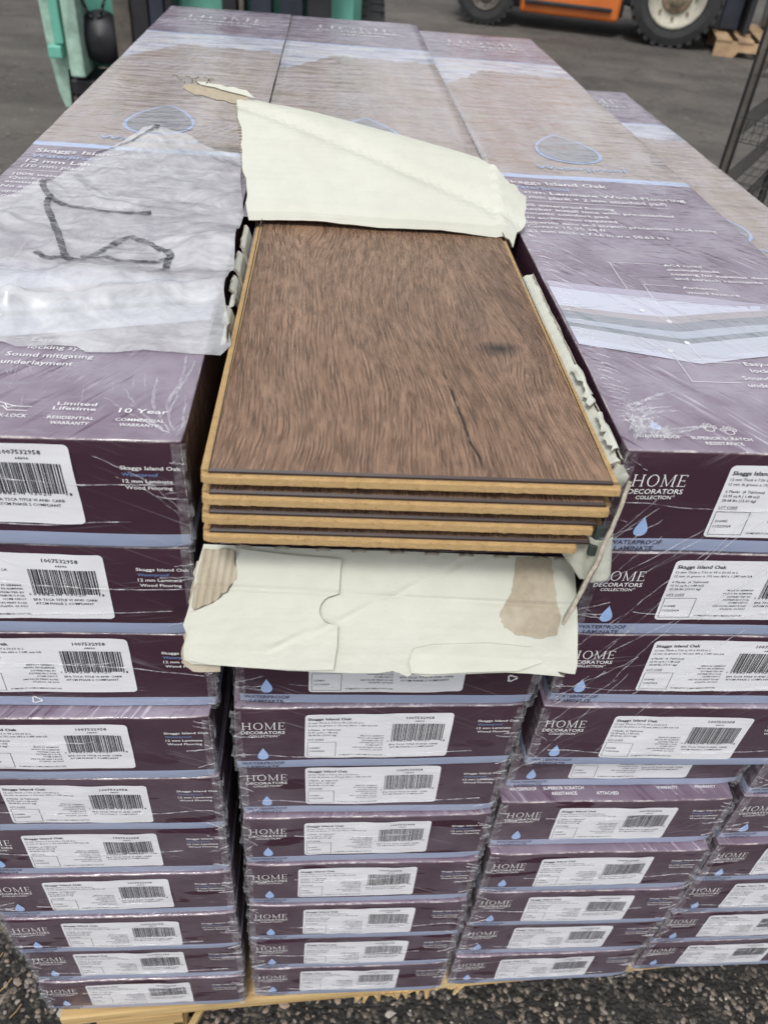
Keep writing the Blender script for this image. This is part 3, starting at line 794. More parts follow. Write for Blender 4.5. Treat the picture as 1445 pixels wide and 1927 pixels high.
o2 = jag((-.006, -.010), (.052, -.001), 9, .0010, 9) + [(.056, .004)] + jag((.056, .006), (.044, .011), 3, .002, 3) + jag((.044, .010), (-.004, .006), 8, .0010, 5)
sheet(o2, tip, .0018, M_KR, M_CW, M_CE, .003, flip=True).build('torn_strip', ob)  # kraft brown face carries the shading of the strip's underside in its colour
o3 = jag((-.008, .0), (.046, .011), 9, .0006, 19) + jag((.046, .0135), (-.006, .0085), 9, .0008, 15)
sheet(o3, lambda u, s: tip(u, s) + Vector((0, -.0012, .0010)), .0008, M_CW, M_CW, M_CE, .003, flip=True).build('torn_strip_liner', ob)
# frayed fibres at the strip end
m = MB(); rr = random.Random(5)
for k in range(5):
    p = tip(.030 + k * .006, .010); q = [p]
    for i in range(6): q.append(q[-1] + Vector((rr.uniform(-.002, .001) + (.0018 if k % 2 else -.0012), rr.uniform(-.001, .001), .0022 - i * .0005)))
    m.tube(q, .0007, M_CE, 5)
m.build('frayed_fibre', ob, True)
# corrugation showing along the torn left edge of the lid panel
m = MB()
for k in range(26):
    s_ = .055 + k * .0041; p = lidflap(-.0040 - (s_) * .121, s_) + Vector((-.0004, 0, -.0015))
    m.cyl(p + Vector((-.0012, 0, 0)), p + Vector((.0022, 0, 0)), .0011 + rr.uniform(-.0003, .0003), .001, M_CE, 6)
m.build('corrugation', ob, True)

# front panel folded down, inside up
FT = [Vector((-.0085, -.0035, .0085)), Vector((.2040, -.0055, .0040)), Vector((-.0170, -.0500, -.0360)), Vector((.2065, -.0500, -.0510))]
def flap(u, v, off=0.0):
    a = FT[0].lerp(FT[1], u); b = FT[2].lerp(FT[3], u); p = a.lerp(b, v)
    nrm = Vector((0, -.72, .69))
    w_ = .0035 * math.sin(v * math.pi) + 0.0006 * noise.noise(Vector((u * 7, v * 4, 2))) + .0003 * noise.noise(Vector((u * 28, v * 16, 8)))
    w_ -= .0012 * max(0, 1 - abs(v - .38 - .03 * u) / .03)
    w_ -= .0010 * max(0, 1 - abs((u - .62) * .9 + (v - .2) * .55) / .02) * (1 if v < .9 else 0)
    return p + nrm * (w_ + off)
def px(x, y):
    """(u, v) on the flap for a position measured on the panel in pixels of its 720 x 230 picture"""
    v = (y - (1013 + (x - 378) / 692 * 32)) / (225); xl = 378 - 23 * v; xr = 1070 + 8 * v
    return ((x - xl) / (xr - xl), v)
fo_ = [(380, 1018), (560, 1027), (760, 1034), (940, 1042), (1066, 1047), (1070, 1120), (1074, 1180), (1077, 1245), (1074, 1263), (1062, 1262), (1040, 1258), (1045, 1264), (1055, 1268), (1030, 1266), (985, 1262), (940, 1260), (890, 1262), (840, 1264), (790, 1268), (765, 1262), (758, 1268), (730, 1258), (700, 1262), (660, 1262), (600, 1260), (540, 1258), (470, 1252), (410, 1248), (372, 1246), (358, 1238), (356, 1215), (361, 1190), (354, 1172), (362, 1140), (368, 1110), (372, 1060)]
oo = [px(*p) for p in reversed(fo_)]
sheet([(a, b) for a, b in oo], lambda u, v: flap(u, v), .0030, M_CW, M_PUR, M_CE, .022, flip=True).build('front_flap', ob)
fb = jag(px(372, 1262), px(352, 1240), 3, .006, 90) + jag(px(352, 1238), px(368, 1040), 18, .004, 91) + [px(420, 1040), px(420, 1200)] + jag(px(420, 1262), px(372, 1264), 4, .004, 92)
sheet(list(reversed(fb)), lambda u, v: flap(u, v, -.0036), .0022, M_KR, M_PUR, M_CE, .02, flip=True).build('torn_backing', ob)
# second layer of the panel with its thumb notch
n2 = [(448, 1028), (540, 1040), (629, 1048), (627, 1075), (626, 1112)] + [(618 - 26 * math.sin(R(a)), 1143 - 27 * math.cos(R(a))) for a in range(10, 175, 15)] + [(626, 1172), (626, 1210), (621, 1255), (560, 1256), (480, 1252), (400, 1246), (366, 1238), (366, 1200), (366, 1150), (372, 1146), (405, 1130), (430, 1110), (444, 1080), (440, 1050)]
sheet([px(*p) for p in reversed(n2)], lambda u, v: flap(u, v, .0024), .0018, M_CW, M_CW, M_CE, .022, flip=True).build('tuck_layer', ob)
# lifted crumpled bit at the lower edge
n3 = [(765, 1215), (800, 1207), (905, 1204), (985, 1212), (1010, 1240), (960, 1256), (880, 1258), (800, 1262), (762, 1260), (757, 1240)]
sheet([px(*p) for p in reversed(n3)], lambda u, v: flap(u, v, .0008 + .0022 * max(0, v - .86) * 8), .0005, M_CW, M_CW, M_CE, .014, flip=True).build('lifted_paper', ob)
# peeled patches that show the kraft layer
def patch(pts, name, off, corr=False, seed=0):
    q = []
    for i, (a, b) in enumerate(zip(pts, pts[1:] + pts[:1])):
        q += jag(a, b, 5, 2.2, seed + i)
    if corr: fn = lambda u, v: flap(u, v, off + .0020 * abs(math.sin((u * 1.0) * 170)))
    else: fn = lambda u, v: flap(u, v, off)
    sheet([px(*p) for p in reversed(q)], fn, .0004, M_KR, M_KR, M_CE, .006 if corr else .014, flip=True).build(name, ob, corr)
patch([(382, 1026), (436, 1030), (440, 1060), (443, 1085), (428, 1108), (405, 1128), (372, 1142), (368, 1136), (374, 1080)], 'bare_corrugation', .0006, True, 2)
patch([(955, 1046), (1022, 1049), (1026, 1090), (1032, 1130), (1040, 1160), (1034, 1190), (1000, 1196), (960, 1190), (932, 1175), (924, 1150), (938, 1125), (948, 1100)], 'glue_patch', .0006, False, 7)
# staple-like slots along the fold
m = MB()
for x in (450, 520, 595, 660, 730, 795, 860, 925, 1000, 1040):
    a = flap(*px(x - 13, 1020 + (x - 378) * .046), .0012); b = flap(*px(x + 13, 1020 + (x - 378) * .046), .0012)
    m.tube([a, a.lerp(b, .5) + Vector((0, 0, .0008)), b], .0009, M_CE, 5)
m.build('perforation', ob)

# left wall remains beside the planks
K_ = .010                                     # wall parameters: u along the box, w across in metres
def wall_l(u, w):
    v = w / K_; return Vector((-.0022 - .0045 * v + .0006 * noise.noise(Vector((u * 60, v * 5, 1))), u, .0745 + .0030 * v - .012 * max(0, .3 - v)))
for k, (a, b, h) in enumerate(((.245, .292, .9), (.203, .238, 1.1), (.170, .196, 1.0), (.124, .148, 1.0))):
    q = [(a, -.8 * K_), (b, -.8 * K_)] + jag((b, h * .9 * K_), (a, h * K_), 9, .0012, k + 20)
    sheet(q, wall_l, .0020, M_CW, M_PUR, M_CE, .003).build('torn_wall_scrap', ob)
def curlp(u, v):
    t = v * 2.2; return Vector((-.0055 + .0040 * math.sin(t), u, .0745 + .0035 * (1 - math.cos(t))))
sheet([(.150, 0), (.168, 0), (.170, .6), (.166, 1), (.152, 1), (.149, .5)], curlp, .0006, M_PALE, M_CW, M_CE, .004).build('curled_scrap', ob)
sheet([(.098, 0), (.124, 0), (.122, .8), (.112, 1.1), (.100, .9)], curlp, .0006, M_PUR, M_CW, M_CE, .004).build('curled_scrap', ob)
# right wall leaning outwards with torn top edge
def wall_r(u, w):
    v = w / K_; return Vector((.2020 + .0075 * v + .0004 * noise.noise(Vector((u * 50, v * 3, 6))), u, .0745 + .0035 * v - .010 * max(0, .3 - v) + .0006 * noise.noise(Vector((u * 30, 7, v)))))
q = [(.226, -.5 * K_), (-.012, -.5 * K_)] + jag((-.012, .9 * K_), (.08, .95 * K_), 26, .0011, 31) + jag((.08, .95 * K_), (.226, 1.0 * K_), 26, .0005, 32)
sheet(q, wall_r, .0020, M_CW, M_PUR, M_CE, .003, flip=True).build('right_wall', ob)
def wall_r2(u, w):
    v = w / .004; return Vector((.2092 + .0030 * v + .0010 * noise.noise(Vector((u * 60, v, 16))), u, .0790 - .0045 * v + .0010 * noise.noise(Vector((u * 45, 17, v)))))
q = jag((-.012, 0), (.222, 0), 50, .0006, 60) + jag((.222, .004), (-.012, .004), 50, .0010, 41)
sheet(q, wall_r2, .0007, M_CW, M_CE, M_CE, .0015, flip=True).build('torn_paper_layer', ob)
def wall_r3(u, w):
    v = w / .006; return Vector((.2035 + .0062 * v + .0014 * noise.noise(Vector((u * 90, v * 2, 26))), u, .0795 + .0024 * math.sin(v * 3.0) + .0014 * noise.noise(Vector((u * 70, 27, v)))))
for k, (a, b) in enumerate(((-.008, .030), (.036, .082))):
    q = jag((a, .0008), (b, .0012), 12, .0012, 70 + k) + jag((b, .006), (a, .0055), 12, .0012, 81 + k)
    sheet(q, wall_r3, .0007, M_CW, M_CE, M_CE, .0015, flip=True).build('torn_paper_layer', ob)
# the side flap standing out of the front, seen edge on
S = [Vector((.2065, .004, .0740)), Vector((.2055, -.0300, .0860)), Vector((.2050, .000, .0010)), Vector((.1790, -.0730, .0140))]
S2 = [Vector((0.2194, -0.006, 0.0591)), Vector((0.2054, -0.034, 0.0814)), Vector((0.2107, -0.006, -0.0321)), Vector((0.1761, -0.073, 0.0202))]
def sidef(u, v):
    p = S2[0].lerp(S2[1], u).lerp(S2[2].lerp(S2[3], u), v)
    return p + Vector((.0022 * math.sin(v * 3.1) + .0006 * noise.noise(Vector((u * 5, v * 9, 4))), .002 * noise.noise(Vector((u * 6, v * 8, 1))), 0))
q = jag((0, 0), (1, .02), 5, .03, 51) + jag((1, .02), (1, 1), 16, .012, 52) + [(1, 1), (.55, .86), (.2, .93), (0, .9)]
sheet(q, sidef, .0018, M_CW, M_PUR, M_CE, .05, flip=True).build('side_flap', ob)
# upper torn tab by the corner
tb = [(0.2016, 0.076), (0.2037, 0.0815), (0.2078, 0.0796), (0.2133, 0.072), (0.2126, 0.0664), (0.211, 0.0618), (0.2073, 0.0652), (0.2063, 0.0721)]
tq = []
for i in range(len(tb)): tq += jag(tb[i], tb[(i + 1) % len(tb)], 3, .0004, 61 + i)
def tab(x, z): return Vector((x, -.022 + .35 * (x - .20) + .0012 * noise.noise(Vector((x * 120, z * 120, 2))), z))
sheet(list(reversed(tq)), tab, .0012, M_CW, M_PUR, M_CE, .002).build('torn_corner_tab', ob)
# curled liner paper behind the side flap
def curl(u, v):
    t = 1.0 + u * 3.4
    c = Vector((.2020, -.0230, .0420)).lerp(Vector((.2060, -.0270, .0180)), v)
    if u < .35: return c + Vector((-.0070 - (.35 - u) * .030, -.004 + (.35 - u) * .02, -.001))
    a = (u - .35) * 5.2; return c + Vector((-.0072 * math.cos(a), -.004 - .0060 * math.sin(a), .0))
sheet(jag((0, 0), (1, 0), 7, .02, 71) + jag((1, 0), (1, 1), 4, .02, 72) + jag((1, 1), (.3, 1.25), 5, .03, 73) + [(.3, 1.25), (0, .75)], curl, .0006, M_CW, M_CW, M_CE, .07).build('curled_liner', ob, True)

# ------------------------------------------------------------------ laminate planks
def wood_mat():
    m, nt, out = newmat('oak_laminate')
    c = objco(nt); s = sep(nt, c); x, y = s[0], s[1]
    info = N(nt, 'ShaderNodeObjectInfo')
    # flow of the grain
    w1 = mth(nt, 'SUBTRACT', noi(nt, vmap(nt, c, scale=(9, 4.0, 1)), 1.0, 1), .5)
    w2 = mth(nt, 'SUBTRACT', noi(nt, vmap(nt, c, scale=(34, 34, 1), loc=(4, 2, 0)), 1.0, 3), .5)
    xx = mth(nt, 'ADD', x, mth(nt, 'MULTIPLY_ADD', w1, .050, mth(nt, 'MULTIPLY', w2, .0024)))
    xx = mth(nt, 'MULTIPLY_ADD', mth(nt, 'POWER', mapr(nt, x, .05, .2), 1.5), mth(nt, 'MULTIPLY', y, .16), xx)
    # knot: grain parts round it
    def knot(xx, kx, ky, amp, rad):
        dx = mth(nt, 'SUBTRACT', x, kx); dy = mth(nt, 'SUBTRACT', y, ky)
        r2_ = mth(nt, 'ADD', mth(nt, 'MULTIPLY', dx, dx), mth(nt, 'MULTIPLY', mth(nt, 'MULTIPLY', dy, dy), .22))
        e = mth(nt, 'EXPONENT', mth(nt, 'MULTIPLY', r2_, -1 / (rad * rad)))
        return mth(nt, 'SUBTRACT', xx, mth(nt, 'MULTIPLY', mth(nt, 'MULTIPLY', dx, e), amp)), r2_
    xx, rk = knot(xx, .161, .140, .85, .021)
    kdx = mth(nt, 'SUBTRACT', x, .161); kdy = mth(nt, 'SUBTRACT', y, .140)
    rk = mth(nt, 'ADD', mth(nt, 'MULTIPLY', kdx, mth(nt, 'MULTIPLY', kdx, .55)), mth(nt, 'MULTIPLY', kdy, kdy))
    xx, _ = knot(xx, .040, .32, .6, .03)
    g = comb(nt, xx, y, 0.0)
    off = comb(nt, mth(nt, 'MULTIPLY', info.outputs['Random'], 0.0), 0.0, 0.0)
    big = noi(nt, vmap(nt, g, scale=(45, 2.0, 1)), 1.0, 3, .6)
    mid = noi(nt, vmap(nt, g, scale=(520, 22, 1)), 1.0, 3, .60)
    fine = noi(nt, vmap(nt, g, scale=(1700, 110, 1)), 1.0, 2, .6)
    pore = noi(nt, vmap(nt, g, scale=(760, 40, 1), loc=(7, 0, 0)), 1.0, 2.5, .55)
    pore2 = noi(nt, vmap(nt, g, scale=(520, 60, 1), loc=(1, 5, 0)), 1.0, 2, .5)
    base = ramp(nt, mth(nt, 'MULTIPLY_ADD', big, .34, mth(nt, 'MULTIPLY_ADD', mid, .40, mth(nt, 'MULTIPLY', fine, .26))),
                [(.32, (.205, .118, .073)), (.45, (.270, .163, .105)), (.55, (.325, .203, .134)), (.70, (.43, .285, .190))])
    def lines(scale, loc, wdt, lo, hi, mscale):
        """thin grooves: the borders of long narrow cells, fading in and out"""
        v = N(nt, 'ShaderNodeTexVoronoi', feature='DISTANCE_TO_EDGE', voronoi_dimensions='2D')
        put(nt, v.inputs['Vector'], vmap(nt, g, scale=scale, loc=loc)); v.inputs['Scale'].default_value = 1.0
        a = mapr(nt, v.outputs['Distance'], wdt * .2, wdt, 1, 0)
        k = mapr(nt, noi(nt, vmap(nt, g, scale=mscale, loc=loc), 1.0, 2), lo, hi)
        return mth(nt, 'MULTIPLY', a, k)
    L1 = lines((430, 17, 1), (3, 1, 0), .14, .34, .62, (150, 34, 1))
    L2 = lines((950, 34, 1), (9, 4, 0), .22, .36, .62, (220, 60, 1))
    L3 = lines((170, 8, 1), (5, 7, 0), .05, .52, .64, (70, 20, 1))
    pm = mth(nt, 'MAXIMUM', L1, mth(nt, 'MULTIPLY', L2, .55)); pm = mth(nt, 'MAXIMUM', pm, L3)
    pm2 = mth(nt, 'MULTIPLY', mapr(nt, pore, .62, .72), .30)
    pmx = mth(nt, 'MAXIMUM', pm, pm2)
    col = mixc(nt, mth(nt, 'MULTIPLY', pmx, .44), base, (.060, .036, .030))
    # long dark check and smudges
    dk = mapr(nt, noi(nt, vmap(nt, g, scale=(26, 3.2, 1), loc=(2.1, 9, 0)), 1.0, 3), .56, .72)
    col = mixc(nt, mth(nt, 'MULTIPLY', dk, .38), col, (.075, .048, .040))
    cx_ = mth(nt, 'ADD', mth(nt, 'MULTIPLY', y, -.10), .133)
    cd = mth(nt, 'ABSOLUTE', mth(nt, 'SUBTRACT', mth(nt, 'ADD', x, mth(nt, 'MULTIPLY', w2, .006)), cx_))
    crack = mth(nt, 'MULTIPLY', mapr(nt, cd, .0002, .0009, 1, 0), mth(nt, 'MULTIPLY', mapr(nt, y, .0, .02), mapr(nt, y, .13, .09)))
    crack = mth(nt, 'MULTIPLY', crack, mapr(nt, noi(nt, vmap(nt, c, scale=(1, 60, 1)), 1.0, 2), .40, .50))
    col = mixc(nt, mth(nt, 'MULTIPLY', crack, .9), col, (.015, .012, .012))
    kk = mapr(nt, mth(nt, 'ADD', mth(nt, 'SQRT', rk), mth(nt, 'MULTIPLY', w2, .012)), .0035, .0120, 1, 0)
    kcore = mapr(nt, mth(nt, 'ADD', mth(nt, 'SQRT', rk), mth(nt, 'MULTIPLY', w2, .008)), .0012, .0048, 1, 0)
    col = mixc(nt, mth(nt, 'MULTIPLY', kk, .88), col, (.045, .033, .028)); col = mixc(nt, mth(nt, 'MULTIPLY', kcore, .75), col, (.022, .018, .016))
    h = mth(nt, 'SUBTRACT', mth(nt, 'MULTIPLY', mid, .8), mth(nt, 'MULTIPLY_ADD', pmx, 1.0, mth(nt, 'MULTIPLY', crack, 1.5)))
    h = mth(nt, 'MULTIPLY_ADD', fine, .3, h)
    principled(nt, out, col, mapr(nt, mid, .3, .7, .46, .34), .5, normal=bump(nt, h, 1.0, .0010)); return m
def hdf_mat():
    m, nt, out = newmat('fibreboard_core'); c = objco(nt)
    n = noi(nt, vmap(nt, c, scale=(160, 160, 700)), 1.0, 4, .7); n2 = noi(nt, c, 900, 2)
    col = mixc(nt, n, (.30, .185, .080), (.64, .45, .225)); col = mixc(nt, mapr(nt, n2, .62, .72), col, (.25, .14, .06))
    principled(nt, out, col, .85, .2, normal=bump(nt, n2, .5, .0003)); return m
def simple(name, col, rough=.6, metal=0.0, spec=.5, var=.25, scale=20, bmp=.0, coat=0.0):
    m, nt, out = newmat(name); c = objco(nt); n = noi(nt, c, scale, 4, .6)
    a = tuple(k * (1 - var) for k in col); b = tuple(min(1, k * (1 + var)) for k in col)
    principled(nt, out, mixc(nt, mapr(nt, n, .3, .7), a, b), rough, spec, metal, normal=bump(nt, n, bmp, .002) if bmp else None, coat=coat); return m
M_WOOD, M_HDF = wood_mat(), hdf_mat()
M_BEV = simple('dark_bevel', (.040, .026, .024), .5)
M_PAD = simple('grey_green_pad', (.05, .065, .058), .9)
def plank(z, y, x, yaw, label, n):
    t = empty('laminate_plank', (x, y, z), (0, 0, yaw)); tag(t, label, 'plank', 'laminate planks in the opened box')
    L_ = 1.20; W_ = .1955
    LIFT = lambda p: Vector((p.x, p.y, p.z + .0012 + .0074 * (n / 5) * max(0, 1 - p.y / .44) ** 1.25 - .0012 * min(1, max(0, p.y) / .3)))
    m = MB()           # decor layer with a dropped micro bevel
    b = .0010; y0 = .0018; zt = .0117
    xs = [b] + [b + (W_ - 2*b) * i / 10 for i in range(1, 10)] + [W_ - b]; ys = [y0 + b + (L_ - b) * (j / 20) ** 1.5 for j in range(21)]
    vs = [(a, c_, zt) for c_ in ys for a in xs]; n_ = len(xs)
    m.add(vs, [(j*n_+i, j*n_+i+1, (j+1)*n_+i+1, (j+1)*n_+i) for j in range(20) for i in range(n_-1)], M_WOOD)
    o = [(0, y0), (W_, y0), (W_, L_), (0, L_)]; i_ = [(b, y0 + b), (W_ - b, y0 + b), (W_ - b, L_ + y0), (b, L_ + y0)]
    for k in (0, 1, 3):
        j = (k + 1) % 4
        m.poly([(*o[k], zt - .0010), (*o[j], zt - .0010), (*i_[j], zt), (*i_[k], zt)], M_BEV)
        m.poly([(*o[k], zt - .0022), (*o[j], zt - .0022), (*o[j], zt - .0010), (*o[k], zt - .0010)], M_BEV)
    m.build('decor_layer', t, deform=LIFT)
    m = MB(); rr = random.Random(n); CUT = {4: .002, 3: .006, 2: .011}.get(n, 0)
    # core: front lip with slightly chewed edges, body, side tongue
    k = 90; prof = [(.0022, .0022), (.0018, .0036), (.0002, .0038), (.0, .0073), (.0003, .0076), (.0035, .0078), (.0036, .0086), (.0165, .0089)]
    vs = []
    for i in range(k + 1):
        a = -.0035 + (W_ + .0075 - CUT) * i / k; j1 = noise.noise(Vector((a * 260, n, 0))) * .0004; e = max(0, 1 - (a + .0035) / .003) * .35
        for (py, pz) in prof: vs.append((a, py + (j1 * 1.4 if py < .003 else 0) + e * .004, zt - pz - (j1 * .5 if pz < .003 else 0)))
    q = len(prof)
    m.add(vs, [(i*q+j, (i+1)*q+j, (i+1)*q+j+1, i*q+j+1) for i in range(k) for j in range(q-1)], M_HDF)
    for j in range(12): m.box((-.0040, .006 + (L_ - .006) * j / 12, zt - .0094), (0.0, .006 + (L_ - .006) * (j + 1) / 12, zt - .0032), M_HDF)
    for j in range(12): m.box((0, .0145 + (L_ - .0145) * j / 12, zt - .0103), (W_, .0145 + (L_ - .0145) * (j + 1) / 12, zt - .0026), M_HDF)
    for j in range(12): m.box((W_, .006 + (L_ - .006) * j / 12, zt - .0094), (W_ + .0040, .006 + (L_ - .006) * (j + 1) / 12, zt - .0030), M_HDF)
    m.build('core', t, deform=LIFT)
    m = MB()
    for j in range(12): m.box((.001, .0145 + (L_ - .0145) * j / 12, 0.0), (W_ - .001, .0145 + (L_ - .0145) * (j + 1) / 12, zt - .0105), M_PAD)
    m.box((W_ + .0005, .001, .0022), (W_ + .0045, .004, .0085), M_PAD) if n < 4 else None
    m.build('underlay_pad', t, deform=LIFT)
    return t
ZP = Z0 + .0024
PL = [(5, 0, .0025, -.0350, -.55, 'topmost dark oak laminate plank, its whole wood grain face exposed with a knot'),
      (4, 0, .0020, -.0345, -.9, 'second laminate plank from the top, tan front edge directly below the exposed one'),
      (3, 0, .0010, -.0335, -.9, 'third laminate plank down in the opened box'),
      (2, 0, .0005, -.0325, -1.1, 'fourth laminate plank down, resting just above the folded white flap'),
      (1, 0, .0030, .010, 0, 'fifth laminate plank down, mostly hidden behind the folded white flap'),
      (0, 0, .0030, .012, 0, 'lowest laminate plank, lying on the bottom of the opened box')]
for k, _, x, y, a, lab in PL:
    extra = .0035 if k >= 2 else 0
    plank(ZP + k * .0117, y, x, R(a), lab, k)

# ------------------------------------------------------------------ loose crumpled plastic with marker strokes on the left stack
def loose_mat():
    m, nt, out = newmat('crumpled_plastic'); c = objco(nt)
    n = noi(nt, c, 26, 5, .65, .6); n2 = noi(nt, vmap(nt, c, rot=(0, 0, R(20)), scale=(30, 48, 30)), 1.0, 4, .65, 1.0)
    al = mapr(nt, mth(nt, 'MULTIPLY_ADD', n, .5, mth(nt, 'MULTIPLY', n2, .5)), .36, .66, .30, .68)
    col = mixc(nt, n2, (.66, .67, .70), (.83, .85, .87))
    p = N(nt, 'ShaderNodeBsdfPrincipled'); put(nt, p.inputs['Base Color'], col); put(nt, p.inputs['Roughness'], .32); put(nt, p.inputs['Alpha'], al)
    put(nt, p.inputs['Coat Weight'], .6); put(nt, p.inputs['Coat Roughness'], .15)
    hh = mth(nt, 'MULTIPLY_ADD', noi(nt, c, 60, 4, .6, 1.2), 1.0, mth(nt, 'MULTIPLY', n2, 1.2))
    nt.links.new(bump(nt, hh, .3, .0015), p.inputs['Normal'])
    nt.links.new(p.outputs[0], out.inputs[0]); return m
M_LOOSE = loose_mat()
rr = random.Random(21)
FOLDS = [((rr.uniform(-.22, 0), rr.uniform(.08, .5)), rr.uniform(0, math.pi), rr.uniform(.006, .028), rr.uniform(.001, .0040), rr.uniform(.03, .10)) for _ in range(55)]
def loose_h(x, y):
    h = .0022
    for (c, a, wd, hh, ln) in FOLDS:
        dx, dy = x - c[0], y - c[1]; u = dx * math.cos(a) + dy * math.sin(a); v = -dx * math.sin(a) + dy * math.cos(a)
        if abs(v) < wd and abs(u) < ln: h += hh * (1 - abs(v) / wd) * (1 - (u / ln) ** 2)
    v_ = Vector((x * 17, y * 12, 0)); dsp = noise.noise_vector(v_ * .8) * .5; v_ = v_ + dsp
    h += .0075 * max(0, .35 - abs(noise.noise(v_))) + .0034 * max(0, .30 - abs(noise.noise(v_ * 2.3 + Vector((3, 1, 0))))) + .0016 * max(0, .3 - abs(noise.noise(v_ * 5.1)))
    h -= .0030 * max(0, .20 - abs(noise.noise(v_ * 1.4 + Vector((9, 5, 0)))))
    d = math.hypot(x + .105, (y - .455) * .6); h += .016 * max(0, 1 - d / .06) ** 1.3          # tent at the top corner
    d2 = math.hypot(x + .020, (y - .235)); h += .010 * max(0, 1 - d2 / .045)
    h += .007 * math.exp(-((y - .135 - .25 * (x + .1)) / .010) ** 2) + .006 * math.exp(-((y - .165 - .12 * (x + .1)) / .013) ** 2)
    e = min(1, max(0, (y - .080) / .045)); h *= .12 + .88 * e
    return h
ZT = 10 * PITCH + .0005
pl = empty('loose_plastic_sheet', (-.11, .25, ZT)); tag(pl, 'crumpled translucent plastic sheet with dark marker strokes lying on the left stack', 'plastic sheet')
def LW(x, y, off=0): return Vector((x + .11, y - .25, loose_h(x, y) + off + .0011 * max(0, (y - 0) * 4) * .25))
o_ = [(-.2205, .093), (-.190, .0865), (-.170, .0885), (-.150, .0895), (-.129, .0905), (-.120, .086), (-.100, .088), (-.086, .087), (-.080, .082), (-.065, .083), (-.048, .0865), (-.029, .086), (-.004, .085), (.001, .097), (-.003, .125), (-.008, .150), (-.006, .200), (-.010, .260), (-.008, .305), (-.017, .382), (-.022, .455), (-.045, .462), (-.080, .480), (-.103, .497), (-.118, .474), (-.134, .452), (-.150, .425), (-.160, .384), (-.175, .352), (-.192, .318), (-.2205, .285)]
vo, fo = fill(o_, .0021)
m = MB(); m.add([LW(p.x, p.y) for p in vo], [tuple(f) for f in fo], M_LOOSE); m.build('sheet', pl, True)
def ink_mat():
    m, nt, out = newmat('marker_ink'); c = objco(nt)
    n = noi(nt, vmap(nt, c, rot=(0, 0, .3), scale=(120, 320, 60)), 1.0, 3, .7)
    principled(nt, out, (.035, .038, .042), .4, .5, alpha=mapr(nt, n, .36, .58, .95, .25)); return m
M_MARK = ink_mat()
STR = [[(-.103, .490), (-.1015, .474), (-.1090, .460), (-.1240, .449), (-.1400, .438), (-.1499, .4302)],
 [(-.1700, .3600), (-.171, .3403), (-.1598, .3164), (-.1454, .3041), (-.1279, .2973), (-.1111, .293), (-.0976, .2952), (-.0793, .3006)],
 [(-.1599, .3139), (-.1584, .3019), (-.1452, .2691), (-.1337, .2388), (-.123, .2106), (-.1165, .1984), (-.1106, .1937)],
 [(-.1387, .201), (-.1307, .1957), (-.1208, .2016), (-.1101, .192), (-.1031, .2039), (-.0967, .2239), (-.0914, .2429), (-.0839, .2492), (-.0717, .2375), (-.0583, .2233), (-.0509, .2108), (-.0509, .2061)],
 [(-.1095, .2012), (-.0955, .2012), (-.0804, .1958), (-.0632, .198), (-.0518, .2069)], [(-.0518, .2069), (-.0517, .1877), (-.056, .1759)]]
m = MB()
def catmull(P, n=10):
    P = [Vector(p) for p in P]; P = [P[0]*2 - P[1]] + P + [P[-1]*2 - P[-2]]; out = []
    for i in range(1, len(P) - 2):
        for k in range(n):
            t = k / n; a, b, c, d = P[i-1], P[i], P[i+1], P[i+2]
            out.append(.5 * ((2*b) + (c - a)*t + (2*a - 5*b + 4*c - d)*t*t + (-a + 3*b - 3*c + d)*t**3))
    out.append(P[-2]); return out
for si, s_ in enumerate(STR):
    q = catmull(s_); vs = []
    for i, p in enumerate(q):
        d = (q[min(i+1, len(q)-1)] - q[max(i-1, 0)]).normalized(); n_ = Vector((-d.y, d.x)); wd = .0025 * (1 + .35 * noise.noise(Vector((i * .3, si, 0))))
        for k in (-1, -.33, .33, 1): c_ = p + n_ * wd * k; vs.append(LW(c_.x, c_.y, .0009))
    m.add(vs, [(i*4+j, i*4+j+1, (i+1)*4+j+1, (i+1)*4+j) for i in range(len(q)-1) for j in range(3)], M_MARK)
m.build('marker_stroke', pl, True)

# ------------------------------------------------------------------ stretch wrap creases (the turns of pallet film) over tops and corners
wr = empty('stretch_wrap', (.22, 0, 10 * PITCH)); tag(wr, 'torn clear stretch wrap gathered in white creases at the box corner right of the planks', 'stretch wrap')
def crease_top(m, pts, wd, hgt, z=10 * PITCH + .0006, org=Vector((.22, 0, 10 * PITCH)), mat=M_CREASE, jit=.0006, seed=0):
    q = catmull(pts, 8); L_ = len(q); vs = []
    rr = random.Random(seed)
    for i, p in enumerate(q):
        d = (q[min(i+1, L_-1)] - q[max(i-1, 0)]).normalized(); n_ = Vector((-d.y, d.x)); t = i / (L_ - 1); k = wd * (.25 + .75 * math.sin(math.pi * min(1, t * .9 + .1)))
        p = p + n_ * rr.uniform(-jit, jit)
        tilt = .0011 * p.y
        vs += [Vector((*(p - n_ * k), z)) - org, Vector((*p, z + hgt * math.sin(math.pi * t))) - org, Vector((*(p + n_ * k), z)) - org]
    m.add(vs, [(i*3+j, i*3+j+1, (i+1)*3+j+1, (i+1)*3+j) for i in range(L_-1) for j in range(2)], mat)
m = MB(); rr = random.Random(77)
# fan of creases at the near left corner of the right lid
for k in range(30):
    a = rr.uniform(R(20), R(150)); p0 = Vector((.228 + rr.uniform(0, .008), rr.uniform(.012, .05))); L_ = rr.uniform(.012, .055)
    if p0.x + math.cos(a) * L_ < .222: continue
    p1 = p0 + Vector((math.cos(a), math.sin(a) * .5)) * L_; md = p0.lerp(p1, .5) + Vector((rr.uniform(-.003, .003), rr.uniform(-.002, .002)))
    crease_top(m, [p0, md, p1], rr.uniform(.0003, .0012), rr.uniform(.0005, .0018), z=10*PITCH + .0004, seed=k)
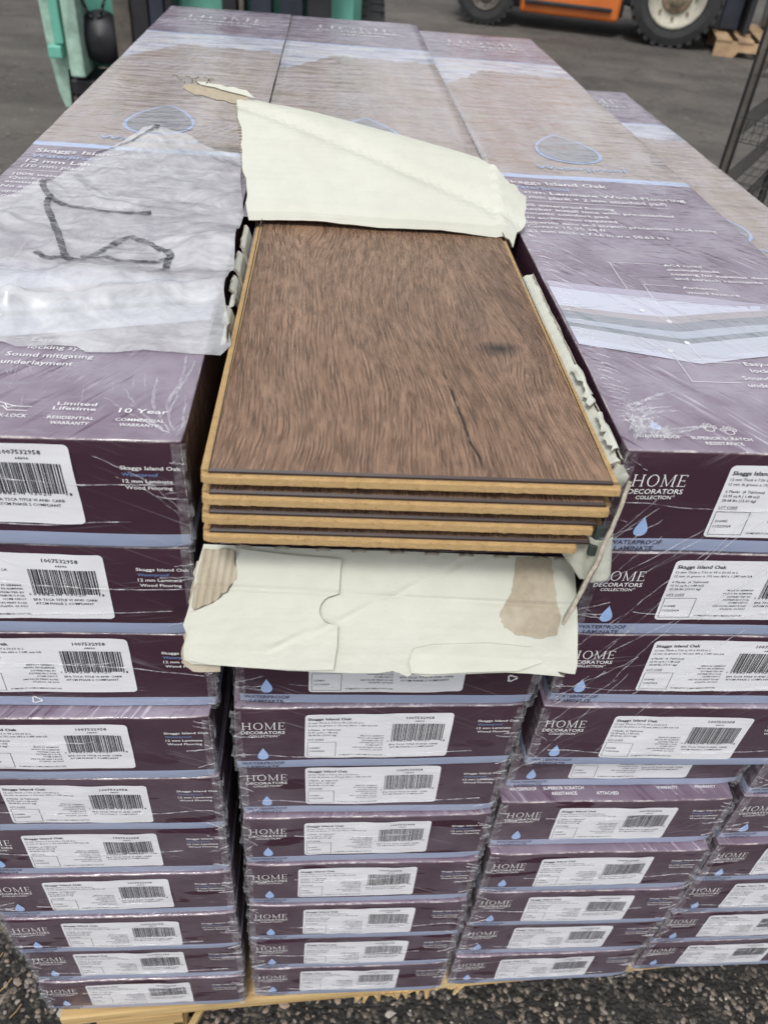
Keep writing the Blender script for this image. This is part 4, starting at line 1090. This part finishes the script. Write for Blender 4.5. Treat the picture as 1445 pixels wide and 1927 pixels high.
# short ruffles down the long left edge of that lid
for k in range(60):
    y = .03 + k * .0052 + rr.uniform(-.001, .001); L_ = rr.uniform(.006, .018)
    p0 = Vector((.2215, y)); p1 = p0 + Vector((L_, -L_ * rr.uniform(.1, .9)))
    crease_top(m, [p0, p0.lerp(p1, .5) + Vector((0, .0015)), p1], rr.uniform(.0003, .0007), rr.uniform(.0004, .001), z=10*PITCH + .0004, seed=k + 90)
m.build('corner_crease', wr, True)['kind'] = 'stuff'
m = MB(); nb = 60; vs = []
for i in range(nb + 1):
    y = .34 + (1.27 - .34) * i / nb
    for j, x in enumerate((.2125, .2150, .2172, .2215)): vs.append(Vector((x + .0012 * noise.noise(Vector((y * 30, j, 0))), y, 10 * PITCH + .0022 - (.0035 if j in (1, 2) else 0) - .0030 * (y - .3) + (.0028 if j == 0 else 0) + .0012 * noise.noise(Vector((y * 45, j * 2, 4))))) - Vector((.22, 0, 10 * PITCH)))
m.add(vs, [(i*4+j, i*4+j+1, (i+1)*4+j+1, (i+1)*4+j) for i in range(nb) for j in range(3)], M_CREASE)
m.build('bridging_film', wr, True)
# gathered white bunch on the corner
def bunch(u, v):
    return Vector((.003 + u * .034, .008 + v * .022 + .003 * noise.noise(Vector((u * 6, v * 6, 3))), .0012 + .0075 * (1 - u) * abs(noise.noise(Vector((u * 9, v * 9, 1)))) * 2 + .002 * abs(noise.noise(Vector((u * 22, v * 20, 5))))))
vo, fo = fill([(0, 0), (.12, .05), (.4, .10), (.75, .20), (1, .35), (.8, .55), (.55, .62), (.30, .95), (.1, 1.0), (0, .6)], .045)
mb = MB(); mb.add([bunch(p.x, p.y) for p in vo], [tuple(f) for f in fo], M_CREASE); mb.build('gathered_film', wr, True)
# long taut diagonal strands down the front of the right stack
m = MB()
def strand(m, a, b, wd, sag=.0, seed=0, y=-.0045, mat=M_CREASE, org=Vector((.22, 0, 10 * PITCH))):
    rr = random.Random(seed); a, b = Vector(a), Vector(b); n = 26; vs = []
    d = (b - a).normalized(); nn = Vector((-d.y, d.x))
    for i in range(n + 1):
        t = i / n; p = a.lerp(b, t) + nn * (sag * math.sin(math.pi * t) + noise.noise(Vector((t * 7, seed, 0))) * .0012); k = wd * (.3 + .7 * math.sin(math.pi * t)) * (.7 + .6 * rr.random())
        for j, yy in ((-1, 0), (0, -.0007), (1, 0)): q = p + nn * k * j; vs.append(Vector((q.x, y + yy, q.y)) - org)
    m.add(vs, [(i*3+j, i*3+j+1, (i+1)*3+j+1, (i+1)*3+j) for i in range(n) for j in range(2)], mat)
rr = random.Random(31)
for k in range(26):
    x0 = rr.uniform(.226, .34); z0 = rr.uniform(.52, .742); L_ = rr.uniform(.03, .14); a = R(rr.uniform(38, 66))
    x1 = x0 - math.cos(a) * L_; z1 = z0 - math.sin(a) * L_
    if x1 < .2215: t = (x0 - .2215) / (x0 - x1); x1 = .2215; z1 = z0 + (z1 - z0) * t
    if z1 < .38: continue
    strand(m, (x0, z0), (x1, z1), rr.uniform(.00007, .00017), rr.uniform(-.002, .002), k, y=-.0018 if z0 > .6 else -.0030, mat=M_CREASE2)
m.build('taut_strand', wr, True)['kind'] = 'stuff'
wl = empty('stretch_wrap', (-.22, 0, 10 * PITCH)); tag(wl, 'clear stretch wrap with long white creases at the near corner of the left stack', 'stretch wrap')
OL = Vector((-.22, 0, 10 * PITCH)); m = MB()
for pts, wd, hg in (([(-.0235, .084), (-.0225, .055), (-.0260, .030), (-.0190, .005)], .0012, .0018), ([(-.0175, .078), (-.0215, .050), (-.0245, .020)], .0010, .0014), ([(-.036, .060), (-.033, .030), (-.0205, .004)], .0011, .0014),
                    ([(-.060, .036), (-.040, .018), (-.0205, .003)], .0006, .0010), ([(-.052, .046), (-.038, .022), (-.021, .003)], .0006, .0012), ([(-.045, .030), (-.030, .012), (-.0200, .003)], .0008, .0010), ([(-.018, .040), (-.016, .015), (-.0175, .002)], .0008, .0010)):
    crease_top(m, pts, wd, hg, org=OL, seed=int(wd * 1e5))
rr = random.Random(8)
for k in range(26):
    x = rr.uniform(-.20, -.03); y = rr.uniform(.004, .075); a = R(rr.uniform(95, 125)); L_ = rr.uniform(.01, .035)
    crease_top(m, [(x, y), (x + math.cos(a) * L_ * .5, y + math.sin(a) * L_ * .5 + .001), (x + math.cos(a) * L_, min(.08, y + math.sin(a) * L_))], .00025, .0005, org=OL, seed=k)
m.build('lid_crease', wl, True)['kind'] = 'stuff'
m = MB()
for k, (a, b, sg) in enumerate((((-.155, .728), (-.020, .718), -.006), ((-.130, .645), (-.018, .640), -.003), ((-.140, .572), (-.016, .560), .003), ((-.06, .735), (-.018, .700), .004), ((-.05, .722), (-.016, .690), .004))):
    strand(m, a, b, .00035, sg, k, y=-.0022, org=OL)
m.build('taut_strand', wl, True)['kind'] = 'stuff'

# ------------------------------------------------------------------ wooden pallet under the stacks
def pine():
    m, nt, out = newmat('pine_board'); c = objco(nt)
    n = noi(nt, vmap(nt, c, scale=(4, 60, 90)), 1.0, 4, .6, .3); n2 = noi(nt, c, 9, 3)
    col = ramp(nt, n, [(.3, (.34, .21, .09)), (.5, (.58, .41, .19)), (.7, (.70, .53, .28))]); col = mixc(nt, mapr(nt, n2, .55, .75), col, (.36, .24, .12))
    principled(nt, out, col, .8, .25, normal=bump(nt, n, .6, .0015)); return m
M_PINE = pine()
pt = empty('wooden_pallet', (-.205, -.016, 0), (0, 0, R(3.2))); tag(pt, 'pale pine pallet under the stacked purple cartons', 'pallet')
def board(name, a, b, par, mat, seed, jagx=True):
    m = MB(); n = 16; rr = random.Random(seed); vs = []
    x0, y0, z0 = a; x1, y1, z1 = b
    horiz = (x1 - x0) > (y1 - y0)
    for i in range(n + 1):
        t = i / n
        if horiz: p = [(x0 + (x1-x0)*t, y0, z0), (x0 + (x1-x0)*t, y1, z0), (x0 + (x1-x0)*t, y1, z1), (x0 + (x1-x0)*t, y0, z1)]
        else: p = [(x0, y0 + (y1-y0)*t, z0), (x1, y0 + (y1-y0)*t, z0), (x1, y0 + (y1-y0)*t, z1), (x0, y0 + (y1-y0)*t, z1)]
        vs += [Vector(q) + noise.noise_vector(Vector(q) * 9 + Vector((seed, 0, 0))) * .0016 for q in p]
    fs = [(i*4+j, i*4+(j+1) % 4, (i+1)*4+(j+1) % 4, (i+1)*4+j) for i in range(n) for j in range(4)] + [(3, 2, 1, 0), (n*4, n*4+1, n*4+2, n*4+3)]
    m.add(vs, fs, mat); return m.build(name, par)
for k in range(8):
    board('deck_board', (0, .0 + k * .165, -.018), (1.04, .125 + k * .165, -.0015), pt, M_PINE, k)
for k, x in enumerate((.035, .47, .92)): board('runner', (x, .06 if k else .0, -.0400), (x + .09, 1.28, -.0185), pt, M_PINE, 20 + k)
for k, (x, y) in enumerate(((.035, .004), (.035, .55), (.035, 1.15), (.47, .60), (.47, 1.15), (.92, .10), (.92, .6), (.92, 1.15))): board('block', (x, y, -.120), (x + .078, y + .09, -.0405), pt, M_PINE, 30 + k)
for k, x in enumerate((.03, .92)): board('bottom_board', (x, .01, -.138), (x + .09, 1.28, -.1205), pt, M_PINE, 40 + k)
m = MB(); rr = random.Random(14)        # splintered piece hanging from the front board
for k in range(16):
    x = .315 + k * .0085; L_ = rr.uniform(.008, .030) * (1.0 if k not in (0, 1, 13, 14) else .6)
    if k in (11, 12): L_ *= .3
    m.cyl((x, .006 + rr.uniform(-.003, .003), -.014), (x + rr.uniform(-.010, .010), .002, -.018 - L_), .0062, .0016, M_PINE, 6)
m.build('splinter', pt)
m = MB(); m.box((0, 0, 0), (.007, .075, .009), M_PINE, Matrix.Translation((.125, -.010, -.055)) @ Matrix.Rotation(R(-28), 4, 'Z') @ Matrix.Rotation(R(-14), 4, 'X')); m.build('loose_slat', pt)

# ------------------------------------------------------------------ ground
GZ = -.14
def asphalt():
    m, nt, out = newmat('asphalt'); geo = N(nt, 'ShaderNodeNewGeometry'); P = geo.outputs['Position']
    s = sep(nt, P)
    far = mapr(nt, s[1], 1.0, 2.6, 0, 1)
    vo_ = N(nt, 'ShaderNodeTexVoronoi'); nd = N(nt, 'ShaderNodeTexNoise'); put(nt, nd.inputs['Vector'], P); nd.inputs['Scale'].default_value = 130; nd.inputs['Detail'].default_value = 2
    vd = N(nt, 'ShaderNodeVectorMath', operation='MULTIPLY_ADD'); nt.links.new(nd.outputs['Color'], vd.inputs[0]); vd.inputs[1].default_value = (.007, .007, .007); nt.links.new(P, vd.inputs[2])
    put(nt, vo_.inputs['Vector'], vd.outputs[0]); vo_.inputs['Scale'].default_value = 170; vo_.inputs['Randomness'].default_value = 1
    rc = sep(nt, vo_.outputs['Color'])[0]
    stone = ramp(nt, rc, [(0, (.05, .047, .043)), (.3, (.10, .092, .082)), (.55, (.18, .15, .125)), (.75, (.27, .22, .18)), (.9, (.20, .18, .17)), (1, (.40, .36, .30))])
    gap = mth(nt, 'MAXIMUM', mapr(nt, vo_.outputs['Distance'], .50, .70), mapr(nt, sep(nt, vo_.outputs['Color'])[1], .45, .47))
    near = mixc(nt, gap, stone, (.022, .021, .020)); near = mixc(nt, mapr(nt, noi(nt, P, 30, 3), .50, .60, 0, .7), near, (.034, .033, .031))
    n1 = noi(nt, P, .7, 5, .6); n2 = noi(nt, P, 60, 3, .7); n3 = noi(nt, vmap(nt, P, rot=(0, 0, .4), scale=(.6, 3, 1)), 1.0, 4)
    n4 = noi(nt, vmap(nt, P, loc=(5, 2, 0)), 2.6, 6, .65, .8)
    fc = ramp(nt, mth(nt, 'MULTIPLY_ADD', n1, .40, mth(nt, 'MULTIPLY_ADD', n3, .25, mth(nt, 'MULTIPLY', n4, .35))), [(.34, (.042, .039, .036)), (.46, (.078, .072, .066)), (.54, (.115, .106, .095)), (.66, (.165, .152, .135))])
    ck = mapr(nt, mth(nt, 'ABSOLUTE', mth(nt, 'SUBTRACT', noi(nt, P, .9, 4, .55), .5)), 0, .006, .55, 0)
    fc = mixc(nt, ck, fc, (.02, .02, .02))
    sp_ = mapr(nt, noi(nt, P, 26, 2), .68, .72, 0, .6); fc = mixc(nt, sp_, fc, (.30, .28, .25))
    fc = mixc(nt, mapr(nt, n2, .35, .65, 0, .35), fc, (.17, .155, .14))
    col = mixc(nt, far, near, fc)
    h = mth(nt, 'SUBTRACT', mth(nt, 'MULTIPLY', noi(nt, P, 200, 2), .5), vo_.outputs['Distance'])
    principled(nt, out, col, .85, .3, normal=bump(nt, h, .9, .004)); return m
M_ASPH = asphalt()
m = MB(); n = 40; vs = []
E_ = [-150, -60, -25, -12, -6, -3] + [-2 + i * .25 for i in range(29)] + [6, 8, 10, 14, 20, 32, 60, 150]
for y in E_:
    for x in E_: vs.append((x, y, GZ + (.004 * noise.noise(Vector((x * 1.1, y * 1.1, 0))) if abs(x) < 6 and abs(y) < 8 else 0)))
k = len(E_)
m.add(vs, [(j*k+i, j*k+i+1, (j+1)*k+i+1, (j+1)*k+i) for j in range(k-1) for i in range(k-1)], M_ASPH)
tag(m.build('ground', None, True), kind='structure')
# stones standing proud of the asphalt near the pallet
def stone_mat():
    m, nt, out = newmat('aggregate_stone'); geo = N(nt, 'ShaderNodeNewGeometry'); 
    r_ = geo.outputs['Random Per Island']
    col = ramp(nt, r_, [(0, (.05, .046, .042)), (.35, (.12, .105, .09)), (.6, (.22, .175, .14)), (.8, (.31, .235, .185)), (.93, (.24, .22, .21)), (1, (.50, .46, .40))])
    principled(nt, out, mixc(nt, noi(nt, geo.outputs['Position'], 400, 3), (.4, .4, .4), col, 'MIX') if False else col, .7, .4, normal=bump(nt, noi(nt, geo.outputs['Position'], 500, 3), .5, .001)); return m
M_STN = stone_mat()
m = MB(); rr = random.Random(99)
ICO = []
bm = bmesh.new(); bmesh.ops.create_icosphere(bm, subdivisions=1, radius=1); ICO = ([v.co.copy() for v in bm.verts], [tuple(v.index for v in f.verts) for f in bm.faces]); bm.free()
for _ in range(10000):
    x = rr.uniform(-.75, 1.25); y = rr.uniform(-.25, .55)
    s_ = rr.choice((.0015, .002, .0025, .003, .003, .004, .0055, .0075)) * rr.uniform(.7, 1.3); rt = Matrix.Rotation(rr.uniform(0, 6.28), 3, 'Z') @ Matrix.Rotation(rr.uniform(-.5, .5), 3, 'X')
    sx, sy, sz = s_ * rr.uniform(.8, 1.5), s_ * rr.uniform(.6, 1.1), s_ * rr.uniform(.5, .8)
    m.add([rt @ Vector((v.x * sx * rr.uniform(.68, 1.2), v.y * sy * rr.uniform(.68, 1.2), v.z * sz * rr.uniform(.7, 1.2))) + Vector((x, y, GZ + .0016 - sz * .75)) for v in ICO[0]], ICO[1], M_STN)
tag(m.build('loose_gravel'), kind='stuff')
# straw bits by the left foot of the pallet
for k in range(3):
    m = MB(); p = Vector((-.30 - k * .02, .03 + k * .03, GZ + .006)); m.tube([p, p + Vector((.006, .006, .001)), p + Vector((.010, .015, .0))], .0005, M_PINE, 5)
    tag(m.build('straw_bit'), ('longest straw splinter', 'middle straw splinter', 'straw splinter farthest from the pallet')[k] + ' on the gravel left of the pallet', 'splinter', 'straw splinters on the gravel')

# ------------------------------------------------------------------ background vehicles
M_TYRE = simple('tyre_rubber', (.028, .029, .030), .8, var=.3, scale=12, bmp=.3)
M_RIM = simple('dirty_cream_rim', (.42, .40, .33), .55, var=.3, scale=9)
M_HUB = simple('rusty_hub', (.20, .15, .10), .7, var=.5, scale=25, bmp=.4)
M_ORG = simple('orange_paint', (.55, .14, .025), .45, var=.18, scale=3, coat=.2)
M_BLK = simple('black_steel', (.018, .018, .022), .5, var=.4, scale=6)
M_MINT = simple('mint_paint', (.14, .42, .33), .5, var=.22, scale=5, coat=.2)
M_MINTW = simple('worn_mint_paint', (.32, .47, .39), .6, var=.35, scale=14)
M_BRN = simple('greasy_steel', (.10, .088, .075), .5, var=.5, scale=10)
M_NVY = simple('dark_blue_steel', (.022, .026, .042), .5, var=.4, scale=6)
M_GLS = simple('lamp_glass', (.5, .5, .45), .2)
def wheel(par, c, ax, r, wd, rim, nm='wheel', lugs=28, rimmat=None):
    c = Vector(c); ax = Vector(ax).normalized()
    w_ = empty(nm, c); w_.parent = par
    # make it a mesh thing: tyre as the part itself
    m = MB(); m.lathe([(rim, -wd*.36), (rim*1.08, -wd*.48), (r*.80, -wd*.52), (r*.95, -wd*.46), (r, -wd*.36), (r, wd*.36), (r*.95, wd*.46), (r*.80, wd*.52), (rim*1.08, wd*.48), (rim, wd*.36)], (0, 0, 0), ax, M_TYRE, 48)
    u = ax.orthogonal().normalized(); v = ax.cross(u)
    for i in range(lugs):
        for sd in (-1, 1):
            a = 2*math.pi*(i + .25*sd)/lugs; rd = u*math.cos(a) + v*math.sin(a); tg = -u*math.sin(a) + v*math.cos(a)
            p = rd * (r*.985) + ax * sd * wd*.27
            M_ = Matrix((tg*(r*.055), ax*(wd*.22), rd*(r*.035))).transposed().to_4x4(); M_.translation = p
            m.box((-1, -1, -1), (1, 1, 1), M_TYRE, M_)
    t = m.build('tyre', w_, False)
    m = MB(); rm = rimmat or M_RIM
    m.lathe([(rim*1.02, wd*.46), (rim*.97, wd*.50), (rim*.90, wd*.46), (rim*.84, wd*.30), (rim*.60, wd*.26), (rim*.30, wd*.30), (rim*.28, wd*.42), (.001, wd*.44)], (0, 0, 0), ax, rm, 40)
    m.lathe([(rim*1.02, -wd*.46), (rim*.9, -wd*.46), (rim*.84, -wd*.2), (.001, -wd*.2)], (0, 0, 0), ax, rm, 40)
    m.build('rim', w_, True)
    m = MB(); m.lathe([(rim*.55, wd*.27), (rim*.5, wd*.34), (rim*.25, wd*.36), (rim*.22, wd*.50), (.001, wd*.52)], (0, 0, 0), ax, M_HUB, 24)
    for i in range(8):
        a = 2*math.pi*i/8; p = (u*math.cos(a) + v*math.sin(a)) * rim*.68 + ax * wd*.26; m.cyl(p, p + ax*wd*.10, rim*.055, rim*.05, M_HUB, 6)
    m.build('hub', w_)
    return w_
# orange forklift, side on
yaw = math.atan2(7.39 - 7.82, 3.0 - 1.45)
fk = empty('forklift', (1.45, 7.82, GZ), (0, 0, yaw)); tag(fk, 'orange forklift seen side on behind the stacks, cream rimmed front wheel', 'forklift')
wheel(fk, (0, .12, .255), (0, -1, 0), .255, .20, .14, rimmat=M_BRN); wheel(fk, (1.61, .12, .375), (0, -1, 0), .375, .26, .235, lugs=30)
wheel(fk, (0, 1.05, .255), (0, -1, 0), .255, .20, .14, rimmat=M_BRN); wheel(fk, (1.61, 1.10, .375), (0, -1, 0), .375, .26, .235, lugs=30)
def bbox(name, a, b, mat, par, bev=.02):
    m = MB(); m.box(a, b, mat); o = m.build(name, par)
    bm = bmesh.new(); bm.from_mesh(o.data); bmesh.ops.bevel(bm, geom=list(bm.edges), offset=bev, segments=3, affect='EDGES', profile=.5)
    bm.to_mesh(o.data); bm.free(); o.data.polygons.foreach_set('use_smooth', [False] * len(o.data.polygons)); return o
bbox('chassis', (.30, .10, .125), (1.17, 1.10, .80), M_ORG, fk, .03)
bbox('counterweight', (-.36, .16, .30), (.28, 1.04, 1.05), M_ORG, fk, .09)
bbox('step', (.34, .06, .20), (1.10, .098, .23), M_BLK, fk, .008)
bbox('axle', (1.2, .25, .24), (1.95, 1.0, .50), M_BLK, fk, .02); bbox('underframe', (.0, .2, .15), (1.2, 1.0, .30), M_BLK, fk, .02)
bbox('engine_cover', (.0, .2, .82), (.95, 1.0, 1.20), M_ORG, fk, .05)
bbox('seat', (.25, .4, 1.22), (.75, .85, 1.36), M_BLK, fk, .04)
m = MB()
for x, y in ((.0, .2), (.0, 1.0), (1.4, .2), (1.4, 1.0)): m.cyl((x, y, .8), (x + (.12 if x < 1 else -.1), y, 2.15), .03, .03, M_BLK, 10)
for k in range(7): m.box((.12 + k*.19, .2, 2.15), (.17 + k*.19, 1.0, 2.18), M_BLK)
m.build('overhead_guard', fk)
for y in (.30, .86): bbox('mast_rail', (2.04, y, .15), (2.20, y + .12, 2.3), M_NVY, fk, .01)
for y in (.16, 1.02): bbox('mast_rail', (1.88, y, .16), (2.02, y + .09, 2.2), M_BLK, fk, .01)
bbox('tilt_cylinder', (1.5, .22, .55), (2.0, .28, .62), M_BLK, fk, .01)
bbox('fork_carriage', (2.22, .12, .15), (2.27, 1.15, .55), M_BLK, fk, .01)
for y in (.30, .86): bbox('fork', (2.28, y, .035), (3.35, y + .12, .075), M_BLK, fk, .008)
# pallet and wrapped load on the forks
cs, sn = math.cos(yaw), math.sin(yaw)
def fw(x, y, z=0): return (1.45 + x*cs - y*sn, 7.82 + x*sn + y*cs, GZ + z)
M_OLDP = simple('weathered_pallet_wood', (.40, .27, .16), .8, var=.35, scale=6)
pb = empty('wooden_pallet', fw(2.0, -.1, 0), (0, 0, yaw)); tag(pb, 'weathered wooden pallet on the ground in front of the orange forklift', 'pallet')
for y in (0.0, .56, 1.12):
    m = MB(); prof = [(0, 0.0), (.17, 0), (.20, .045), (.42, .045), (.45, 0), (.75, 0), (.78, .045), (1.0, .045), (1.03, 0), (1.22, 0), (1.22, .115), (0, .115)]
    vs = [(a, y, b) for a, b in prof] + [(a, y + .045, b) for a, b in prof]; q = len(prof)
    m.add(vs, [(0,1,2,11), (2,3,10,11), (3,4,5,10), (5,6,10), (6,7,10), (7,8,9,10)] + [(i, (i+1) % q, q + (i+1) % q, q + i) for i in range(q)], M_OLDP); m.build('stringer', pb)
for k in range(7): board('deck_board', (.0 + k*.18, -.01, .1155), (.125 + k*.18, 1.17, .132), pb, M_OLDP, 50 + k)
M_WRP = simple('grey_wrapped_load', (.22, .23, .24), .25, var=.35, scale=9, bmp=.6)
def lump(name, a, b, mat, par):
    m = MB(); nx, ny, nz = 10, 8, 8; cache = {}
    bm = bmesh.new(); bmesh.ops.create_cube(bm, size=1); bmesh.ops.subdivide_edges(bm, edges=list(bm.edges), cuts=7, use_grid_fill=True)
    for v in bm.verts:
        p = Vector(((v.co.x+.5)*(b[0]-a[0])+a[0], (v.co.y+.5)*(b[1]-a[1])+a[1], (v.co.z+.5)*(b[2]-a[2])+a[2])); v.co = p + noise.noise_vector(p * 5) * .02
    me = bpy.data.meshes.new(name); bm.to_mesh(me); bm.free(); me.materials.append(mat); me.polygons.foreach_set('use_smooth', [True]*len(me.polygons)); return place(name, me, par)
ld = empty('wrapped_load', fw(2.50, .12, .134), (0, 0, yaw)); tag(ld, 'grey film wrapped load standing on the weathered pallet behind the wire rack', 'load')
lump('bale', (0, 0, .004), (.95, .95, .8), M_WRP, ld); bbox('paper_tag', (.28, -.030, .14), (.36, -.024, .18), M_GLS, ld, .001)

# mint forklift at the back left, seen from its front corner
mf = empty('forklift', (-.55, 4.6, GZ), (0, 0, 0)); tag(mf, 'worn mint green forklift standing behind the left stack, black masts', 'forklift')
Pm = lambda x, z, y=4.2: (x + .55, y - 4.6, z - GZ)
# outrigger plate left: tapering mint plate with worn edge
m = MB()
pl_ = [(-1.30, .60), (-1.285, .12), (-1.265, -.06), (-1.245, -.132), (-1.215, -.132), (-1.205, .04), (-1.185, .045), (-1.17, .02), (-1.17, .60)]
vs = [Pm(x, z, 4.16) for x, z in pl_] + [Pm(x, z, 4.26) for x, z in pl_]; q = len(pl_)
m.add(vs, [tuple(range(q)), tuple(range(2*q-1, q-1, -1))] + [(i, q+i, q+(i+1) % q, (i+1) % q) for i in range(q)], M_MINTW); m.build('side_plate', mf)
bbox('post', Pm(-1.235, .16, 4.10), Pm(-1.19, .60, 4.155), M_MINT, mf, .006)
bbox('post', Pm(-1.165, .03, 4.05), Pm(-1.095, .60, 4.25), M_MINTW, mf, .01)
bbox('lug', Pm(-1.265, .10, 4.08), Pm(-1.20, .155, 4.15), M_MINT, mf, .008)
bbox('foot_bar', Pm(-1.185, -.06, 4.10), Pm(-.90, .01, 4.40), M_BLK, mf, .01)
bbox('skid', Pm(-1.19, -.125, 4.12), Pm(-.86, -.07, 4.5), M_BRN, mf, .01)
wheel(mf, Pm(-1.21, .055, 4.42), (-1, 0, 0), .195, .10, .10, lugs=20, rimmat=M_BRN)
m = MB(); m.lathe([(.001, -.08), (.07, -.075), (.11, -.04), (.115, .03), (.06, .08), (.001, .09)], Pm(-1.02, .185, 4.2), (0, -1, .2), M_BLK, 32); m.build('lift_motor', mf, True)
bbox('back_plate', Pm(-1.16, .0, 4.45), Pm(-.86, .8, 4.48), M_MINT, mf, .01)
m = MB(); q = [Vector(Pm(-1.10 + .18*t, .33 + .07*math.sin(t*math.pi*2 + 2.5), 4.15)) for t in [i/14 for i in range(15)]]; m.tube(q, .008, M_BLK, 6); m.build('hose', mf, True)
for a, b, mt in ((-.945, -.865, M_BRN), (-.86, -.78, M_BLK), (-.775, -.705, M_NVY), (-.70, -.66, M_BLK)): bbox('mast_rail', Pm(a, -.10, 4.12), Pm(b, 1.9, 4.30), mt, mf, .008)
for a, b, mt in ((-.435, -.365, M_BLK), (-.355, -.33, M_BRN), (-.30, -.20, M_NVY), (-.155, -.05, M_NVY), (-.03, .085, M_BLK)): bbox('mast_rail', Pm(a, -.10, 4.14), Pm(b, 1.9, 4.32), mt, mf, .008)
bbox('carriage_plate', Pm(-.66, .30, 4.34), Pm(.20, .80, 4.38), M_MINT, mf, .01)
bbox('lower_plate', Pm(-.66, -.05, 4.36), Pm(.20, .29, 4.40), M_BLK, mf, .01)
bbox('body', Pm(-.95, .10, 4.6), Pm(.25, 1.1, 6.2), M_MINT, mf, .08); 
wheel(mf, Pm(-.98, .10, 5.0), (-1, 0, 0), .24, .18, .13, lugs=24, rimmat=M_BRN); wheel(mf, Pm(.30, .10, 5.0), (1, 0, 0), .24, .18, .13, lugs=24, rimmat=M_BRN)
wheel(mf, Pm(-.9, .06, 6.0), (-1, 0, 0), .20, .15, .11, lugs=20, rimmat=M_BRN); wheel(mf, Pm(.2, .06, 6.0), (1, 0, 0), .20, .15, .11, lugs=20, rimmat=M_BRN)

# wire rack right
rk = empty('wire_rack', (1.10, 1.78, GZ), (0, 0, R(-36))); tag(rk, 'black wire shelving rack standing on the asphalt at the right edge', 'wire rack')
M_WIRE = simple('black_wire', (.02, .02, .022), .4)
for (px_, py_) in ((0, 0), (0, .95), (.6, 0), (.6, .95)):
    m = MB(); m.cyl((px_ - .010, py_, 0), (px_ - .010, py_, 1.5), .0038, .0038, M_WIRE, 8); m.cyl((px_ + .010, py_, 0), (px_ + .010, py_, 1.5), .0038, .0038, M_WIRE, 8)
    m.box((px_ - .006, py_ - .001, 0), (px_ + .006, py_ + .001, 1.5), M_BRN); m.build('post', rk)
for z in (.02, .17, .32, .47, .62, .77, .92, 1.07, 1.22):
    m = MB()
    for zz in (z, z + .055):
        for a, b in (((0, 0), (.6, 0)), ((.6, 0), (.6, .95)), ((.6, .95), (0, .95)), ((0, .95), (0, 0))): m.cyl((*a, zz), (*b, zz), .0014, .0014, M_WIRE, 6)
    for k in range(48): y = k * .02; m.cyl((0, y, z), (0, y, z + .055), .0011, .0011, M_WIRE, 4, False)
    for k in range(31): x = k * .02; m.cyl((x, 0, z), (x, .95, z), .0011, .0011, M_WIRE, 4, False); m.cyl((x, 0, z), (x, 0, z + .055), .0010, .0010, M_WIRE, 4, False)
    for k in range(10): m.cyl((0, .05 + k * .095, z - .003), (.6, .05 + k * .095, z - .003), .0009, .0009, M_WIRE, 4, False)
    m.build('wire_shelf', rk)
